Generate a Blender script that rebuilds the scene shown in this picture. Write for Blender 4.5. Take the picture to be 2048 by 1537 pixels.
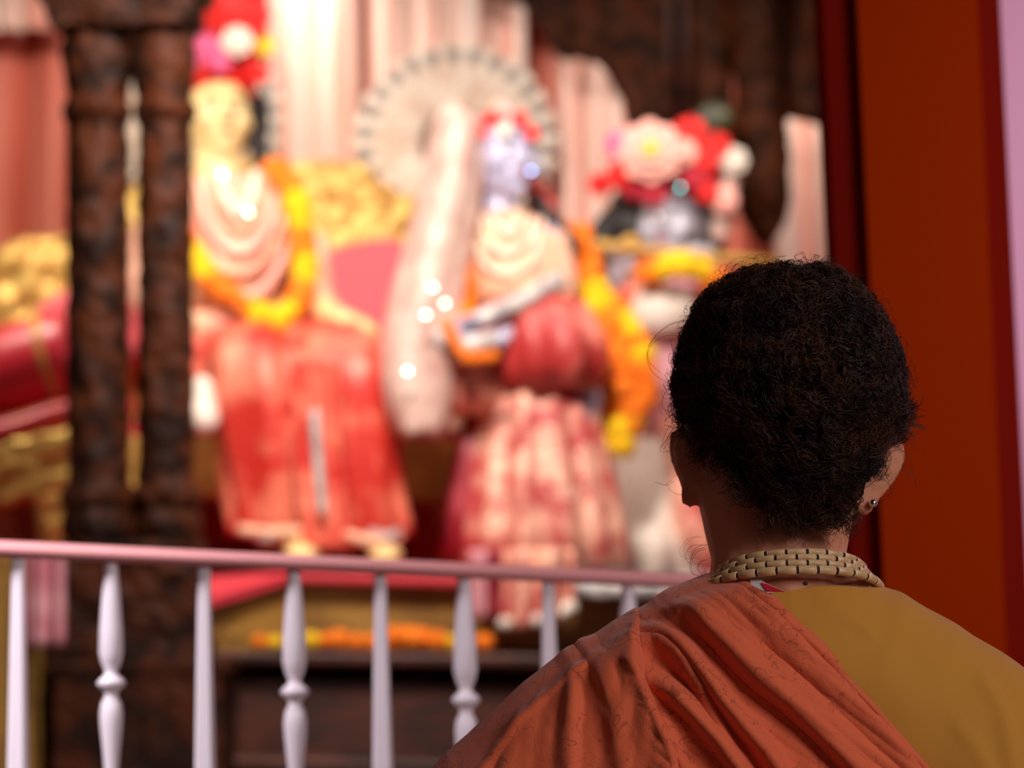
import bpy, bmesh, math, random
import numpy as np
from mathutils import Vector, Matrix, noise
PI = math.pi
random.seed(7); RNG = np.random.default_rng(7)
SC = bpy.context.scene; COL = SC.collection
for o in list(bpy.data.objects): bpy.data.objects.remove(o)

# ------------------------------------------------------------------ camera
W, H = 2048.0, 1537.0
LENS = 80.0
F = LENS/36.0*W
CAMZ, PITCH, ROLL = 0.60, math.radians(6.0), math.radians(-1.2)
cam_d = bpy.data.cameras.new('camera'); cam = bpy.data.objects.new('camera', cam_d); COL.objects.link(cam)
cam_d.lens = LENS; cam_d.sensor_width = 36; cam_d.sensor_fit = 'HORIZONTAL'
cam_d.clip_start = 0.05; cam_d.clip_end = 60
RM = (Matrix.Rotation(PI/2+PITCH, 4, 'X') @ Matrix.Rotation(ROLL, 4, 'Z'))
cam.matrix_world = Matrix.Translation((0, 0, CAMZ)) @ RM
cam_d.dof.use_dof = True; cam_d.dof.focus_distance = 1.90; cam_d.dof.aperture_fstop = 3.3
cam_d.dof.aperture_blades = 0
SC.camera = cam
R3 = np.array(RM.to_3x3()); CO = np.array([0, 0, CAMZ])

# ------------------------------------------------------------------ light and exposure
SC.view_settings.view_transform = 'Standard'; SC.view_settings.look = 'None'
SC.view_settings.exposure = 0.0; SC.view_settings.gamma = 1.0; SC.view_settings.use_curve_mapping = False
wd = bpy.data.worlds.new('world'); SC.world = wd; wd.use_nodes = True
wd.node_tree.nodes['Background'].inputs[0].default_value = (0.55, 0.36, 0.30, 1)
wd.node_tree.nodes['Background'].inputs[1].default_value = 0.09
def area(name, loc, target, power, size, col, spread=PI):
    l = bpy.data.lights.new(name, 'AREA'); l.shape = 'DISK'; l.size = size; l.energy = power; l.color = col; l.spread = spread
    o = bpy.data.objects.new(name, l); COL.objects.link(o); o.location = loc
    o.rotation_euler = (Vector(target)-Vector(loc)).to_track_quat('-Z', 'Y').to_euler(); return o
L_STAGE = Vector((-0.30, 4.50, 2.12))
area('altar_spot', L_STAGE, (-0.25, 5.05, 1.1), 1.5, 0.22, (1.0, 0.88, 0.78), math.radians(150))
area('altar_spot', (0.62, 4.45, 2.0), (0.36, 5.0, 0.8), 4.2, 0.22, (1.0, 0.88, 0.78), math.radians(150))
L_FRONT = Vector((-0.25, 3.25, 2.15))
area('altar_front_fill', L_FRONT, (-0.2, 5.0, 0.80), 25, 0.30, (1.0, 0.88, 0.79), math.radians(120))  # added frontal fill for the skirts and lower altar
area('altar_side_fill', (-1.25, 4.55, 2.1), (-1.1, 5.4, 0.9), 9, 0.3, (1.0, 0.88, 0.74), math.radians(130))  # added to brighten the left curtain, throne back and bolster
area('backdrop_fill', (-0.55, 5.47, 2.3), (-0.5, 5.85, 1.2), 1.9, 0.25, (1.0, 0.90, 0.80), math.radians(160))  # added fills that brighten the drapes from behind the canopy
area('backdrop_fill', (0.35, 5.47, 2.3), (0.35, 5.85, 1.2), 2.6, 0.25, (1.0, 0.90, 0.80), math.radians(160))
area('backdrop_fill', (0.74, 5.47, 2.1), (0.72, 5.85, 1.1), 2.4, 0.25, (1.0, 0.90, 0.80), math.radians(150))  # added for the dim drape strip right of the hanging column
area('hall_window_light', (2.6, -0.9, 2.3), (0.5, 2.1, 0.7), 76, 1.7, (1.0, 0.93, 0.93))
area('railing_fill', (-1.3, 1.8, 1.9), (-0.75, 2.75, 0.5), 6.5, 0.5, (0.97, 0.92, 0.98), math.radians(50))  # added fill, kept narrow so only the railing is brightened
area('wall_daylight_boost', (1.7, 2.3, 1.9), (0.95, 3.05, 0.9), 2.2, 0.5, (1.0, 0.92, 1.0), math.radians(70))  # added light that boosts the daylight on the lavender wall

# ------------------------------------------------------------------ projection helpers
def P(px, py, Y):
    d = R3 @ np.array([(px-W/2)/F, -(py-H/2)/F, -1.0]); t = Y/d[1]
    return Vector(CO + d*t)
def PA(p, Y):                                        # arrays: p (n,2), Y scalar or (n,)
    p = np.asarray(p, float)
    d = np.stack([(p[:, 0]-W/2)/F, -(p[:, 1]-H/2)/F, -np.ones(len(p))], 1) @ R3.T
    return CO + d*(np.asarray(Y)/d[:, 1])[:, None]
def proj(q):
    c = (np.asarray(q)-CO) @ R3
    return np.stack([W/2+F*c[:, 0]/-c[:, 2], H/2-F*c[:, 1]/-c[:, 2]], 1)
def M(px, Y): return px*Y/F

# ------------------------------------------------------------------ materials
def lin(c):
    return tuple(((v/255)/12.92 if v/255 <= 0.04045 else ((v/255+0.055)/1.055)**2.4) for v in c)
def mat(name, col, rough=0.6, metal=0.0, col2=None, scale=20.0, contrast=(0.4, 0.6), bump=0.0, bscale=60.0,
        spec=0.5, kind='noise', stretch=(1, 1, 1), sheen=0.0, sss=0.0, trans=0.0, detail=3.0, alpha=1.0, metal2=None):
    m = bpy.data.materials.new(name); m.use_nodes = True; nt = m.node_tree; N = nt.nodes; Lk = nt.links
    b = N['Principled BSDF']; col = lin(col)
    b.inputs['Base Color'].default_value = (*col, 1); b.inputs['Roughness'].default_value = rough
    b.inputs['Metallic'].default_value = metal; b.inputs['Specular IOR Level'].default_value = spec
    b.inputs['Sheen Weight'].default_value = sheen; b.inputs['Alpha'].default_value = alpha
    if sss: b.inputs['Subsurface Weight'].default_value = sss; b.inputs['Subsurface Radius'].default_value = (0.01, 0.004, 0.002); b.inputs['Subsurface Scale'].default_value = 1
    if trans: b.inputs['Transmission Weight'].default_value = trans
    tc = N.new('ShaderNodeTexCoord'); mp = N.new('ShaderNodeMapping'); mp.inputs['Scale'].default_value = stretch
    Lk.new(tc.outputs['Object'], mp.inputs[0])
    if col2 is not None:
        if kind == 'voronoi':
            t = N.new('ShaderNodeTexVoronoi'); t.inputs['Scale'].default_value = scale; out = t.outputs['Distance']
        elif kind == 'wave':
            t = N.new('ShaderNodeTexWave'); t.inputs['Scale'].default_value = scale; t.inputs['Distortion'].default_value = 3; out = t.outputs['Fac']
        else:
            t = N.new('ShaderNodeTexNoise'); t.inputs['Scale'].default_value = scale; t.inputs['Detail'].default_value = detail; out = t.outputs['Fac']
        Lk.new(mp.outputs[0], t.inputs['Vector'])
        cr = N.new('ShaderNodeValToRGB'); cr.color_ramp.elements[0].position = contrast[0]; cr.color_ramp.elements[1].position = contrast[1]
        cr.color_ramp.elements[0].color = (*col, 1); cr.color_ramp.elements[1].color = (*lin(col2), 1)
        Lk.new(out, cr.inputs[0]); Lk.new(cr.outputs[0], b.inputs['Base Color'])
        if metal2 is not None:
            mr = N.new('ShaderNodeMapRange'); mr.inputs['From Min'].default_value = contrast[0]; mr.inputs['From Max'].default_value = contrast[1]
            mr.inputs['To Min'].default_value = metal; mr.inputs['To Max'].default_value = metal2
            Lk.new(out, mr.inputs['Value']); Lk.new(mr.outputs[0], b.inputs['Metallic'])
    if bump:
        n2 = N.new('ShaderNodeTexNoise'); n2.inputs['Scale'].default_value = bscale; n2.inputs['Detail'].default_value = 4
        Lk.new(mp.outputs[0], n2.inputs['Vector'])
        bp = N.new('ShaderNodeBump'); bp.inputs['Strength'].default_value = bump; bp.inputs['Distance'].default_value = 0.01
        Lk.new(n2.outputs['Fac'], bp.inputs['Height']); Lk.new(bp.outputs[0], b.inputs['Normal'])
    return m

MT = {}
MT['wood'] = mat('carved_dark_wood', (70, 32, 13), 0.55, col2=(32, 15, 8), scale=18, bump=0.9, bscale=45, spec=0.14)
MT['wood_dark'] = mat('canopy_wood', (74, 34, 12), 0.6, col2=(36, 16, 5), scale=18, bump=0.9, bscale=45, spec=0.12)
MT['wood2'] = mat('plain_dark_wood', (84, 40, 24), 0.5, col2=(46, 22, 14), scale=9, stretch=(1, 1, 6), bump=0.2)
MT['gold'] = mat('carved_gold', (228, 190, 104), 0.38, 0.45, col2=(176, 130, 58), scale=26, contrast=(0.42, 0.62), bump=0.9, bscale=38)
MT['gold_plain'] = mat('gold_paint', (210, 168, 84), 0.5, 0.1, col2=(176, 134, 60), scale=10)
MT['goldface'] = mat('golden_face', (236, 208, 146), 0.34, 0.0, spec=0.6)
MT['blueface'] = mat('blue_grey_face', (176, 174, 202), 0.22, 0.0, spec=0.7)
MT['silverface'] = mat('silver_face', (196, 196, 210), 0.22, 0.15, spec=0.7)
MT['curtain'] = mat('pleat_shaded_pink_satin', (252, 226, 212), 0.42, sheen=0.3, col2=(242, 164, 142), scale=3, stretch=(13, 1, 0.12), contrast=(0.48, 0.62))  # salmon streaks paint the shading of the pleats into the colour
MT['salmon'] = mat('salmon_satin', (226, 122, 96), 0.5, sheen=0.3, col2=(206, 98, 74), scale=3, stretch=(6, 1, 0.3))
MT['pinkcush'] = mat('rose_pink_velvet', (232, 92, 104), 0.6, sheen=0.5, bump=0.1)
MT['redcush'] = mat('crimson_satin', (190, 34, 52), 0.38, spec=0.6, bump=0.1, bscale=20)
MT['redcloth'] = mat('red_cloth', (200, 48, 62), 0.7)
MT['skirt_red'] = mat('red_sequinned_silk', (200, 48, 38), 0.42, col2=(246, 138, 110), scale=9, contrast=(0.42, 0.62), bump=0.5, bscale=60, metal2=0.2, detail=5)
MT['skirt_pink'] = mat('pink_brocade', (186, 66, 66), 0.42, col2=(248, 190, 164), scale=16, contrast=(0.38, 0.6), bump=0.6, bscale=60, metal2=0.25, detail=5)
MT['rose_silk'] = mat('dusky_rose_silk', (176, 50, 48), 0.42, col2=(238, 140, 124), scale=8, contrast=(0.45, 0.7), bump=0.4)
MT['maroon'] = mat('maroon_silk', (142, 26, 42), 0.5, col2=(186, 72, 84), scale=9, contrast=(0.45, 0.7))
MT['peach'] = mat('peach_embroidered_silk', (232, 168, 142), 0.5, col2=(240, 200, 172), scale=24, bump=0.5, metal2=0.2)
MT['creamgold'] = mat('cream_gold_brocade', (232, 192, 156), 0.45, 0.0, col2=(234, 156, 134), scale=20, contrast=(0.45, 0.62), bump=0.4)
MT['veil'] = mat('pale_pink_veil', (220, 190, 176), 0.55, sheen=0.1, col2=(202, 158, 146), scale=18, bump=0.3)
MT['redveil'] = mat('red_veil', (206, 34, 24), 0.55, sheen=0.4)
MT['white'] = mat('white_silk', (246, 236, 222), 0.5, sheen=0.3, col2=(226, 212, 196), scale=14)
MT['silver'] = mat('silver_brocade', (206, 200, 196), 0.4, 0.15, col2=(160, 154, 156), scale=30, bump=0.5)
MT['mauve'] = mat('mauve_silk', (214, 152, 160), 0.5, col2=(188, 110, 122), scale=12)
MT['pearl'] = mat('pearls', (244, 230, 212), 0.22, spec=0.7)
MT['blackhair'] = mat('black_statue_hair', (26, 20, 18), 0.5, bump=0.6)
MT['marigold'] = mat('orange_marigold', (255, 132, 0), 0.7, bump=0.4, bscale=150)
MT['yellowgold'] = mat('yellow_marigold', (255, 206, 0), 0.7, bump=0.4, bscale=150)
MT['redflower'] = mat('red_petals', (226, 26, 22), 0.55)
MT['crimson'] = mat('crimson_petals', (184, 14, 48), 0.55)
MT['hotpink'] = mat('hot_pink_petals', (246, 110, 160), 0.55)
MT['palepink'] = mat('pale_pink_petals', (250, 186, 172), 0.55)
MT['whitepetal'] = mat('white_petals', (232, 220, 206), 0.55)
MT['yellowcore'] = mat('yellow_flower_centre', (246, 206, 60), 0.6)
MT['olive'] = mat('olive_gold_panel', (162, 122, 56), 0.5, 0.1, col2=(132, 94, 40), scale=8)
MT['fan'] = mat('ivory_fan', (248, 236, 220), 0.5, col2=(232, 210, 190), scale=16)
MT['fangrey'] = mat('grey_fan_spots', (132, 130, 128), 0.5)
MT['tanrim'] = mat('tan_fan_rim', (150, 118, 90), 0.5)
MT['rail'] = mat('pink_painted_metal', (222, 150, 150), 0.5, spec=0.25)
MT['baluster'] = mat('white_painted_metal', (232, 218, 226), 0.38, spec=0.5)
MT['orange'] = mat('orange_red_paint', (152, 43, 3), 0.7, bump=0.03, spec=0.0)
MT['darkred'] = mat('dark_red_paint', (122, 22, 12), 0.7, bump=0.03, spec=0.0)
MT['lavender'] = mat('lavender_pink_paint', (236, 172, 206), 0.7)
MT['wallpink'] = mat('warm_plaster', (226, 150, 128), 0.8)
MT['ceiling'] = mat('ceiling_plaster', (206, 170, 150), 0.9)
MT['stone'] = mat('polished_stone', (120, 92, 80), 0.35, col2=(96, 70, 60), scale=5)
MT['skin'] = mat('skin', (208, 138, 106), 0.55, spec=0.3, col2=(190, 120, 90), scale=14, sss=0.25, bump=0.05, bscale=300)
MT['hair'] = mat('dark_brown_curls', (74, 40, 25), 0.4, spec=0.3, col2=(32, 16, 10), scale=30)
MT['haircap'] = mat('dark_hair_mass', (14, 8, 5), 0.9, bump=0.8, bscale=90, spec=0.1)
MT['stud'] = mat('silver_stud', (235, 232, 228), 0.12, 1.0)
MT['bead'] = mat('ivory_wood_beads', (236, 202, 158), 0.45, col2=(204, 162, 112), scale=90, stretch=(1, 1, 1), bump=0.1)
MT['cord'] = mat('dark_bead_gap', (34, 18, 10), 0.8)
MT['mole'] = mat('mole', (70, 30, 20), 0.7)
MT['tagw'] = mat('clear_plastic_tag', (235, 225, 225), 0.15, alpha=0.75)
MT['tagr'] = mat('red_tag', (205, 30, 50), 0.4)
MT['stone_w'] = mat('white_rhinestone', (255, 250, 245), 0.16, 1.0)
MT['stone_b'] = mat('blue_rhinestone', (150, 190, 255), 0.16, 1.0)
MT['stone_c'] = mat('aqua_rhinestone', (110, 215, 220), 0.16, 1.0)
MT['feather'] = mat('green_peacock_feather', (70, 68, 18), 0.5, col2=(30, 40, 44), scale=20)

def fabric(name, col, dark, vein=True, rib=False):
    m = bpy.data.materials.new(name); m.use_nodes = True; nt = m.node_tree; N = nt.nodes; Lk = nt.links
    b = N['Principled BSDF']; b.inputs['Roughness'].default_value = 0.75; b.inputs['Specular IOR Level'].default_value = 0.25
    b.inputs['Sheen Weight'].default_value = 0.25; b.inputs['Sheen Roughness'].default_value = 0.5
    tc = N.new('ShaderNodeTexCoord')
    def noise_(scale, det, dist=0.0, vec=None):
        n = N.new('ShaderNodeTexNoise'); n.inputs['Scale'].default_value = scale; n.inputs['Detail'].default_value = det
        n.inputs['Distortion'].default_value = dist; Lk.new(vec or tc.outputs['Object'], n.inputs['Vector']); return n
    def math_(op, a, v=None):
        q = N.new('ShaderNodeMath'); q.operation = op; Lk.new(a, q.inputs[0])
        if isinstance(v, (int, float)): q.inputs[1].default_value = v
        elif v is not None: Lk.new(v, q.inputs[1])
        return q.outputs[0]
    base = N.new('ShaderNodeMix'); base.data_type = 'RGBA'
    n0 = noise_(9, 3); Lk.new(n0.outputs['Fac'], base.inputs['Factor'])
    base.inputs['A'].default_value = (*lin(col), 1); base.inputs['B'].default_value = (*[v*0.86 for v in lin(col)], 1)
    out = base.outputs['Result']
    if vein:
        n1 = noise_(17, 2.0, 1.6); d = math_('ABSOLUTE', math_('SUBTRACT', n1.outputs['Fac'], 0.5))
        line = math_('LESS_THAN', d, 0.005)
        n1b = noise_(46, 2.0, 1.2); d2 = math_('ABSOLUTE', math_('SUBTRACT', n1b.outputs['Fac'], 0.5))
        line2 = math_('LESS_THAN', d2, 0.011)
        n2 = noise_(14, 1.0); gate = math_('GREATER_THAN', n2.outputs['Fac'], 0.53)
        n3 = noise_(70, 2.0); gate3 = math_('GREATER_THAN', n3.outputs['Fac'], 0.46)
        mk = math_('MAXIMUM', math_('MULTIPLY', line, gate3), math_('MULTIPLY', line2, gate))
        mk = math_('MULTIPLY', mk, 0.4)
        mx = N.new('ShaderNodeMix'); mx.data_type = 'RGBA'; Lk.new(mk, mx.inputs['Factor']); Lk.new(out, mx.inputs['A'])
        mx.inputs['B'].default_value = (*lin(dark), 1); out = mx.outputs['Result']
    Lk.new(out, b.inputs['Base Color'])
    bp = N.new('ShaderNodeBump'); bp.inputs['Strength'].default_value = 0.22; bp.inputs['Distance'].default_value = 0.002
    if rib:
        wv = N.new('ShaderNodeTexWave'); wv.bands_direction = 'X'; wv.inputs['Scale'].default_value = 330; Lk.new(tc.outputs['Object'], wv.inputs['Vector'])
        Lk.new(wv.outputs['Fac'], bp.inputs['Height']); bp.inputs['Strength'].default_value = 0.12
    else:
        nb = noise_(260, 4); Lk.new(nb.outputs['Fac'], bp.inputs['Height'])
    Lk.new(bp.outputs[0], b.inputs['Normal']); return m
MT['shawl'] = fabric('orange_printed_cotton', (232, 106, 66), (96, 30, 24))
MT['tunic'] = fabric('mustard_jersey', (206, 140, 48), (0, 0, 0), vein=False, rib=True)

# ------------------------------------------------------------------ object helpers
def tag(o, label=None, cat=None, group=None, kind=None):
    if label: o['label'] = label
    if cat: o['category'] = cat
    if group: o['group'] = group
    if kind: o['kind'] = kind
    return o
def empty(name, loc, label=None, cat=None, group=None):
    o = bpy.data.objects.new(name, None); COL.objects.link(o); o.location = loc; o.empty_display_size = 0.05
    return tag(o, label, cat, group)
def world_of(o):
    m = Matrix.Translation(o.location)
    return m if o.parent is None else world_of(o.parent) @ o.matrix_parent_inverse @ m
def link(name, me, m, parent=None, smooth=True):
    o = bpy.data.objects.new(name, me); COL.objects.link(o)
    ms = m if isinstance(m, (list, tuple)) else [m]
    for q in ms: me.materials.append(MT[q] if isinstance(q, str) else q)
    if smooth and len(me.polygons): me.polygons.foreach_set('use_smooth', [True]*len(me.polygons))
    if parent is not None:
        o.parent = parent; o.matrix_parent_inverse = world_of(parent).inverted()
    return o
def mesh(name, V, Fc, m, parent=None, smooth=True):
    me = bpy.data.meshes.new(name); me.from_pydata([tuple(v) for v in V], [], Fc); me.update()
    return link(name, me, m, parent, smooth)
def fix(o):
    bm = bmesh.new(); bm.from_mesh(o.data); bmesh.ops.recalc_face_normals(bm, faces=bm.faces); bm.to_mesh(o.data); bm.free(); return o
def bmobj(name, bm, m, parent=None, smooth=True):
    me = bpy.data.meshes.new(name); bmesh.ops.recalc_face_normals(bm, faces=bm.faces); bm.to_mesh(me); bm.free(); return link(name, me, m, parent, smooth)
def grid_faces(nr, nc, closed=False, off=0):
    f = []
    for i in range(nr-1):
        for j in range(nc if closed else nc-1):
            k = (j+1) % nc
            f.append((off+i*nc+j, off+i*nc+k, off+(i+1)*nc+k, off+(i+1)*nc+j))
    return f
def loft(name, rings, m, parent=None, n=48, cap=True, phase=0.0, thick=0.0):
    """rings: (center, rx, ry, pleat_amp, pleat_n[, tilt vec])"""
    V = []
    for r in rings:
        c = Vector(r[0]); rx, ry = r[1], r[2]; pa = r[3] if len(r) > 3 else 0; pn = r[4] if len(r) > 4 else 0
        for j in range(n):
            t = 2*PI*j/n; w = 1+pa*math.sin(pn*t+phase+0.7*math.sin(2*t+phase))
            V.append(c+Vector((rx*math.cos(t)*w, ry*math.sin(t)*w, 0)))
    Fc = grid_faces(len(rings), n, True)
    if cap:
        V.append(Vector(rings[0][0])); V.append(Vector(rings[-1][0])); a, b = len(V)-2, len(V)-1; L = (len(rings)-1)*n
        for j in range(n): Fc.append((a, (j+1) % n, j)); Fc.append((b, L+j, L+(j+1) % n))
    return fix(mesh(name, V, Fc, m, parent))
def resample(pts, n, closed=False):
    p = [Vector(q) for q in pts]
    if closed: p = p+[p[0]]
    # catmull-rom then arclength
    dense = []
    for i in range(len(p)-1):
        p0 = p[i-1] if i > 0 else (p[-2] if closed else p[i]); p1, p2 = p[i], p[i+1]
        p3 = p[i+2] if i+2 < len(p) else (p[1] if closed else p[i+1])
        for k in range(12):
            t = k/12
            dense.append(0.5*((2*p1)+(p2-p0)*t+(2*p0-5*p1+4*p2-p3)*t*t+(3*p1-p0-3*p2+p3)*t**3))
    dense.append(p[-1]); L = [0]
    for i in range(1, len(dense)): L.append(L[-1]+(dense[i]-dense[i-1]).length)
    out = []; j = 0
    for k in range(n):
        s = L[-1]*k/((n-1) if not closed else n)
        while j < len(L)-2 and L[j+1] < s: j += 1
        u = (s-L[j])/max(L[j+1]-L[j], 1e-9); out.append(dense[j].lerp(dense[j+1], u))
    return out
def tube_data(pts, radii, k=8):
    V = []; Fc = []; n = len(pts)
    T = [(pts[min(i+1, n-1)]-pts[max(i-1, 0)]).normalized() for i in range(n)]
    u = T[0].orthogonal().normalized()
    for i in range(n):
        u = (u-T[i]*u.dot(T[i])); u = u.normalized() if u.length > 1e-6 else T[i].orthogonal().normalized()
        v = T[i].cross(u); r = radii[i] if hasattr(radii, '__len__') else radii
        for j in range(k):
            a = 2*PI*j/k; V.append(pts[i]+(u*math.cos(a)+v*math.sin(a))*r)
    Fc = grid_faces(n, k, True); Fc.append(tuple(range(k))[::-1]); Fc.append(tuple((n-1)*k+j for j in range(k)))
    return V, Fc
def tube(name, pts, r, m, parent=None, n=None, k=10, closed=False):
    p = resample(pts, n or max(8, len(pts)*5), closed) if len(pts) > 2 else [Vector(q) for q in pts]
    if hasattr(r, '__len__'):
        r = [r[0]+(r[1]-r[0])*i/(len(p)-1) for i in range(len(p))]
    V, Fc = tube_data(p, r, k); return fix(mesh(name, V, Fc, m, parent))
def lathe(name, base, prof, m, parent=None, n=28, square=False, rot=0.0):
    V = []
    for (r, z) in prof:
        for j in range(n):
            a = 2*PI*(j+0.5)/n+rot; rr = r
            if square: rr = r/max(abs(math.cos(a-rot)), abs(math.sin(a-rot)))
            V.append(Vector(base)+Vector((rr*math.cos(a), rr*math.sin(a), z)))
    Fc = grid_faces(len(prof), n, True); Fc.append(tuple(range(n))[::-1]); L = (len(prof)-1)*n; Fc.append(tuple(L+j for j in range(n)))
    return fix(mesh(name, V, Fc, m, parent, smooth=not square))
def box(name, lo, hi, m, parent=None, bevel=0.0):
    bm = bmesh.new(); bmesh.ops.create_cube(bm, size=1)
    for v in bm.verts: v.co = Vector([lo[i]+(v.co[i]+0.5)*(hi[i]-lo[i]) for i in range(3)])
    if bevel: bmesh.ops.bevel(bm, geom=bm.edges[:], offset=bevel, segments=2, affect='EDGES')
    return bmobj(name, bm, m, parent, False)
def prism(name, pts2, Y0, Y1, m, parent=None, bumps=0.0, bscale=18, cell=0.02, smooth_n=0, Yref=None):
    """outline given in photo pixels at depth Yref, extruded to real thickness Y0..Y1; optional carved relief"""
    Yr = Yref or Y0; q = [P(x, y, Yr) for x, y in pts2]
    if smooth_n: q = resample(q, smooth_n, True)
    bm = bmesh.new()
    fv = [bm.verts.new((v.x, Y0, v.z)) for v in q]; bm.faces.new(fv)
    ret = bmesh.ops.extrude_face_region(bm, geom=bm.faces[:])
    for v in ret['geom']:
        if isinstance(v, bmesh.types.BMVert): v.co.y = Y1
    bmesh.ops.recalc_face_normals(bm, faces=bm.faces)
    o = bmobj(name, bm, m, parent, bool(bumps))
    if bumps:
        rm = o.modifiers.new('r', 'REMESH'); rm.mode = 'VOXEL'; rm.voxel_size = cell; rm.use_smooth_shade = True
        tx = bpy.data.textures.new(name+'_relief', 'VORONOI'); tx.noise_scale = 1.0/bscale; tx.noise_intensity = 1.4
        dm = o.modifiers.new('d', 'DISPLACE'); dm.texture = tx; dm.strength = bumps; dm.mid_level = 0.6; dm.texture_coords = 'LOCAL'
    return o
def ell(bm, c, r, rot=None, sub=3):
    g = bmesh.ops.create_icosphere(bm, subdivisions=sub, radius=1.0)
    R = Matrix.Identity(3) if rot is None else rot
    for v in g['verts']: v.co = Vector(c)+R @ Vector((v.co.x*r[0], v.co.y*r[1], v.co.z*r[2]))
ICO = {}
def ico(sub):
    if sub not in ICO:
        t = bmesh.new(); bmesh.ops.create_icosphere(t, subdivisions=sub, radius=1.0)
        ICO[sub] = [v.co.copy() for v in t.verts]; t.free()
    return ICO[sub]
def cap(bm, a, b, ra, rb, sub=2):
    a, b = Vector(a), Vector(b); t = bmesh.new()
    for v in ico(sub): t.verts.new(a+v*ra); t.verts.new(b+v*rb)
    bmesh.ops.convex_hull(t, input=t.verts[:])
    vm = {}
    for f in t.faces:
        for v in f.verts:
            if v not in vm: vm[v] = bm.verts.new(v.co)
    for f in t.faces: bm.faces.new([vm[v] for v in f.verts])
    t.free()
def blob(name, shapes, m, parent=None, voxel=0.006, smooth=4):
    bm = bmesh.new()
    for s in shapes:
        if s[0] == 'e': ell(bm, *s[1:])
        elif s[0] == 'c': cap(bm, *s[1:])
        elif s[0] == 'm':
            vs = [bm.verts.new(v) for v in s[1]]
            for f in s[2]:
                try: bm.faces.new([vs[i] for i in f])
                except ValueError: pass
    o = bmobj(name, bm, m, parent)
    r = o.modifiers.new('r', 'REMESH'); r.mode = 'VOXEL'; r.voxel_size = voxel; r.use_smooth_shade = True
    if smooth:
        sm = o.modifiers.new('s', 'SMOOTH'); sm.factor = 0.6; sm.iterations = smooth
    return o

# ------------------------------------------------------------------ the room
box('floor', (-4, -3, -0.05), (4, 6.4, 0.0), 'stone')['kind'] = 'structure'
box('wall_back', (-4, 6.2, 0), (4, 6.35, 3.2), 'wallpink')['kind'] = 'structure'
box('ceiling', (-4, 2.6, 3.2), (4, 6.4, 3.28), 'ceiling')['kind'] = 'structure'
xw = P(2003, 300, 3.05).x
# lavender wall stands behind the orange pillar, its left edge following the opening
V = []
for Yy in (3.05, 3.2):
    a, b = P(2000, 0, 3.05), P(2052, 1100, 3.05)
    sl = (b.x-a.x)/(b.z-a.z)
    V += [(a.x+sl*(0-a.z), Yy, 0), (2.6, Yy, 0), (2.6, Yy, 3.2), (a.x+sl*(3.2-a.z), Yy, 3.2)]
o = fix(mesh('wall_right', V, [(0, 1, 2, 3), (4, 7, 6, 5), (0, 4, 5, 1), (1, 5, 6, 2), (2, 6, 7, 3), (3, 7, 4, 0)], 'lavender', smooth=False)); o['kind'] = 'structure'

# painted pillar
def slab(name, xa, xb, Ya, Yb, m, parent, bevel=0.004):
    """upright slab whose left and right edges run through the photo points (x at y=0, x at y=1100)"""
    Vv = []
    for (x0, x1) in (xa, xb):
        a, b = P(x0, 0, Ya), P(x1, 1100, Ya); s = (b.x-a.x)/(b.z-a.z)
        for z in (0.0, 3.2): Vv.append((a.x+s*(z-a.z), z))
    V = [(Vv[k][0], y, Vv[k][1]) for y in (Ya, Yb) for k in range(4)]
    o = fix(mesh(name, V, [(0, 1, 3, 2), (4, 6, 7, 5), (0, 2, 6, 4), (1, 5, 7, 3), (0, 4, 5, 1), (2, 3, 7, 6)], m, parent, smooth=False))
    return o
pr = empty('painted_pillar', P(1850, 900, 2.97).to_2d().to_3d(), 'square orange-red painted pillar with dark red borders beside lavender wall', 'pillar')
slab('shaft', (1645, 1700), (2000, 2053), 2.96, 3.045, 'darkred', pr)
slab('panel', (1714, 1765), (1955, 2004), 2.935, 2.96, 'orange', pr)

# ------------------------------------------------------------------ railing
RY = lambda px: 2.60+0.20*px/1400.0
rl = empty('altar_railing', (P(0, 1100, 2.6).x, 2.7, 0), 'low pink railing with alternating plain and turned white balusters', 'railing')
rail_top = lambda px: 1083+0.047*px
pts = [P(px, rail_top(px)+14, RY(px)) for px in (-420, 1720)]
V, Fc = [], []
for p in pts:
    for j in range(20):
        a = 2*PI*j/20; V.append(p+Vector((0, 0.016*math.cos(a), 0.0088*math.sin(a)*(1 if math.sin(a) > 0 else 1.15))))
Fc = grid_faces(2, 20, True)+[tuple(range(20)), tuple(20+j for j in range(20))]
fix(mesh('handrail', V, Fc, 'rail', rl))
KERB = 0.16
b0 = Vector((pts[0].x, pts[0].y, 0)); b1 = Vector((pts[1].x, pts[1].y, 0))
def along(name, z0, z1, dy, m, parent, dz1=0):
    d = (b1-b0).normalized(); nn = Vector((-d.y, d.x, 0))*dy
    V = [b0-nn, b1-nn, b1+nn, b0+nn]
    V = [v+Vector((0, 0, z0)) for v in V]+[v+Vector((0, 0, z1)) for v in V]
    return fix(mesh(name, V, [(0, 1, 2, 3), (4, 7, 6, 5), (0, 4, 5, 1), (1, 5, 6, 2), (2, 6, 7, 3), (3, 7, 4, 0)], m, parent, smooth=False))
along('bottom_rail', KERB+0.03, KERB+0.055, 0.014, 'rail', rl)
tag(along('stone_kerb', 0.0, KERB, 0.07, 'stone', None), 'low stone kerb under the pink railing', 'kerb')
for px in (-330, 1650):
    q = P(px, rail_top(px)+20, RY(px))
    box('post', (q.x-0.018, q.y-0.018, KERB), (q.x+0.018, q.y+0.018, q.z), 'baluster', rl)
bx = [-330+190, 37, 222, 408, 587, 760, 927, 1095, 1255, 1412, 1560]
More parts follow.
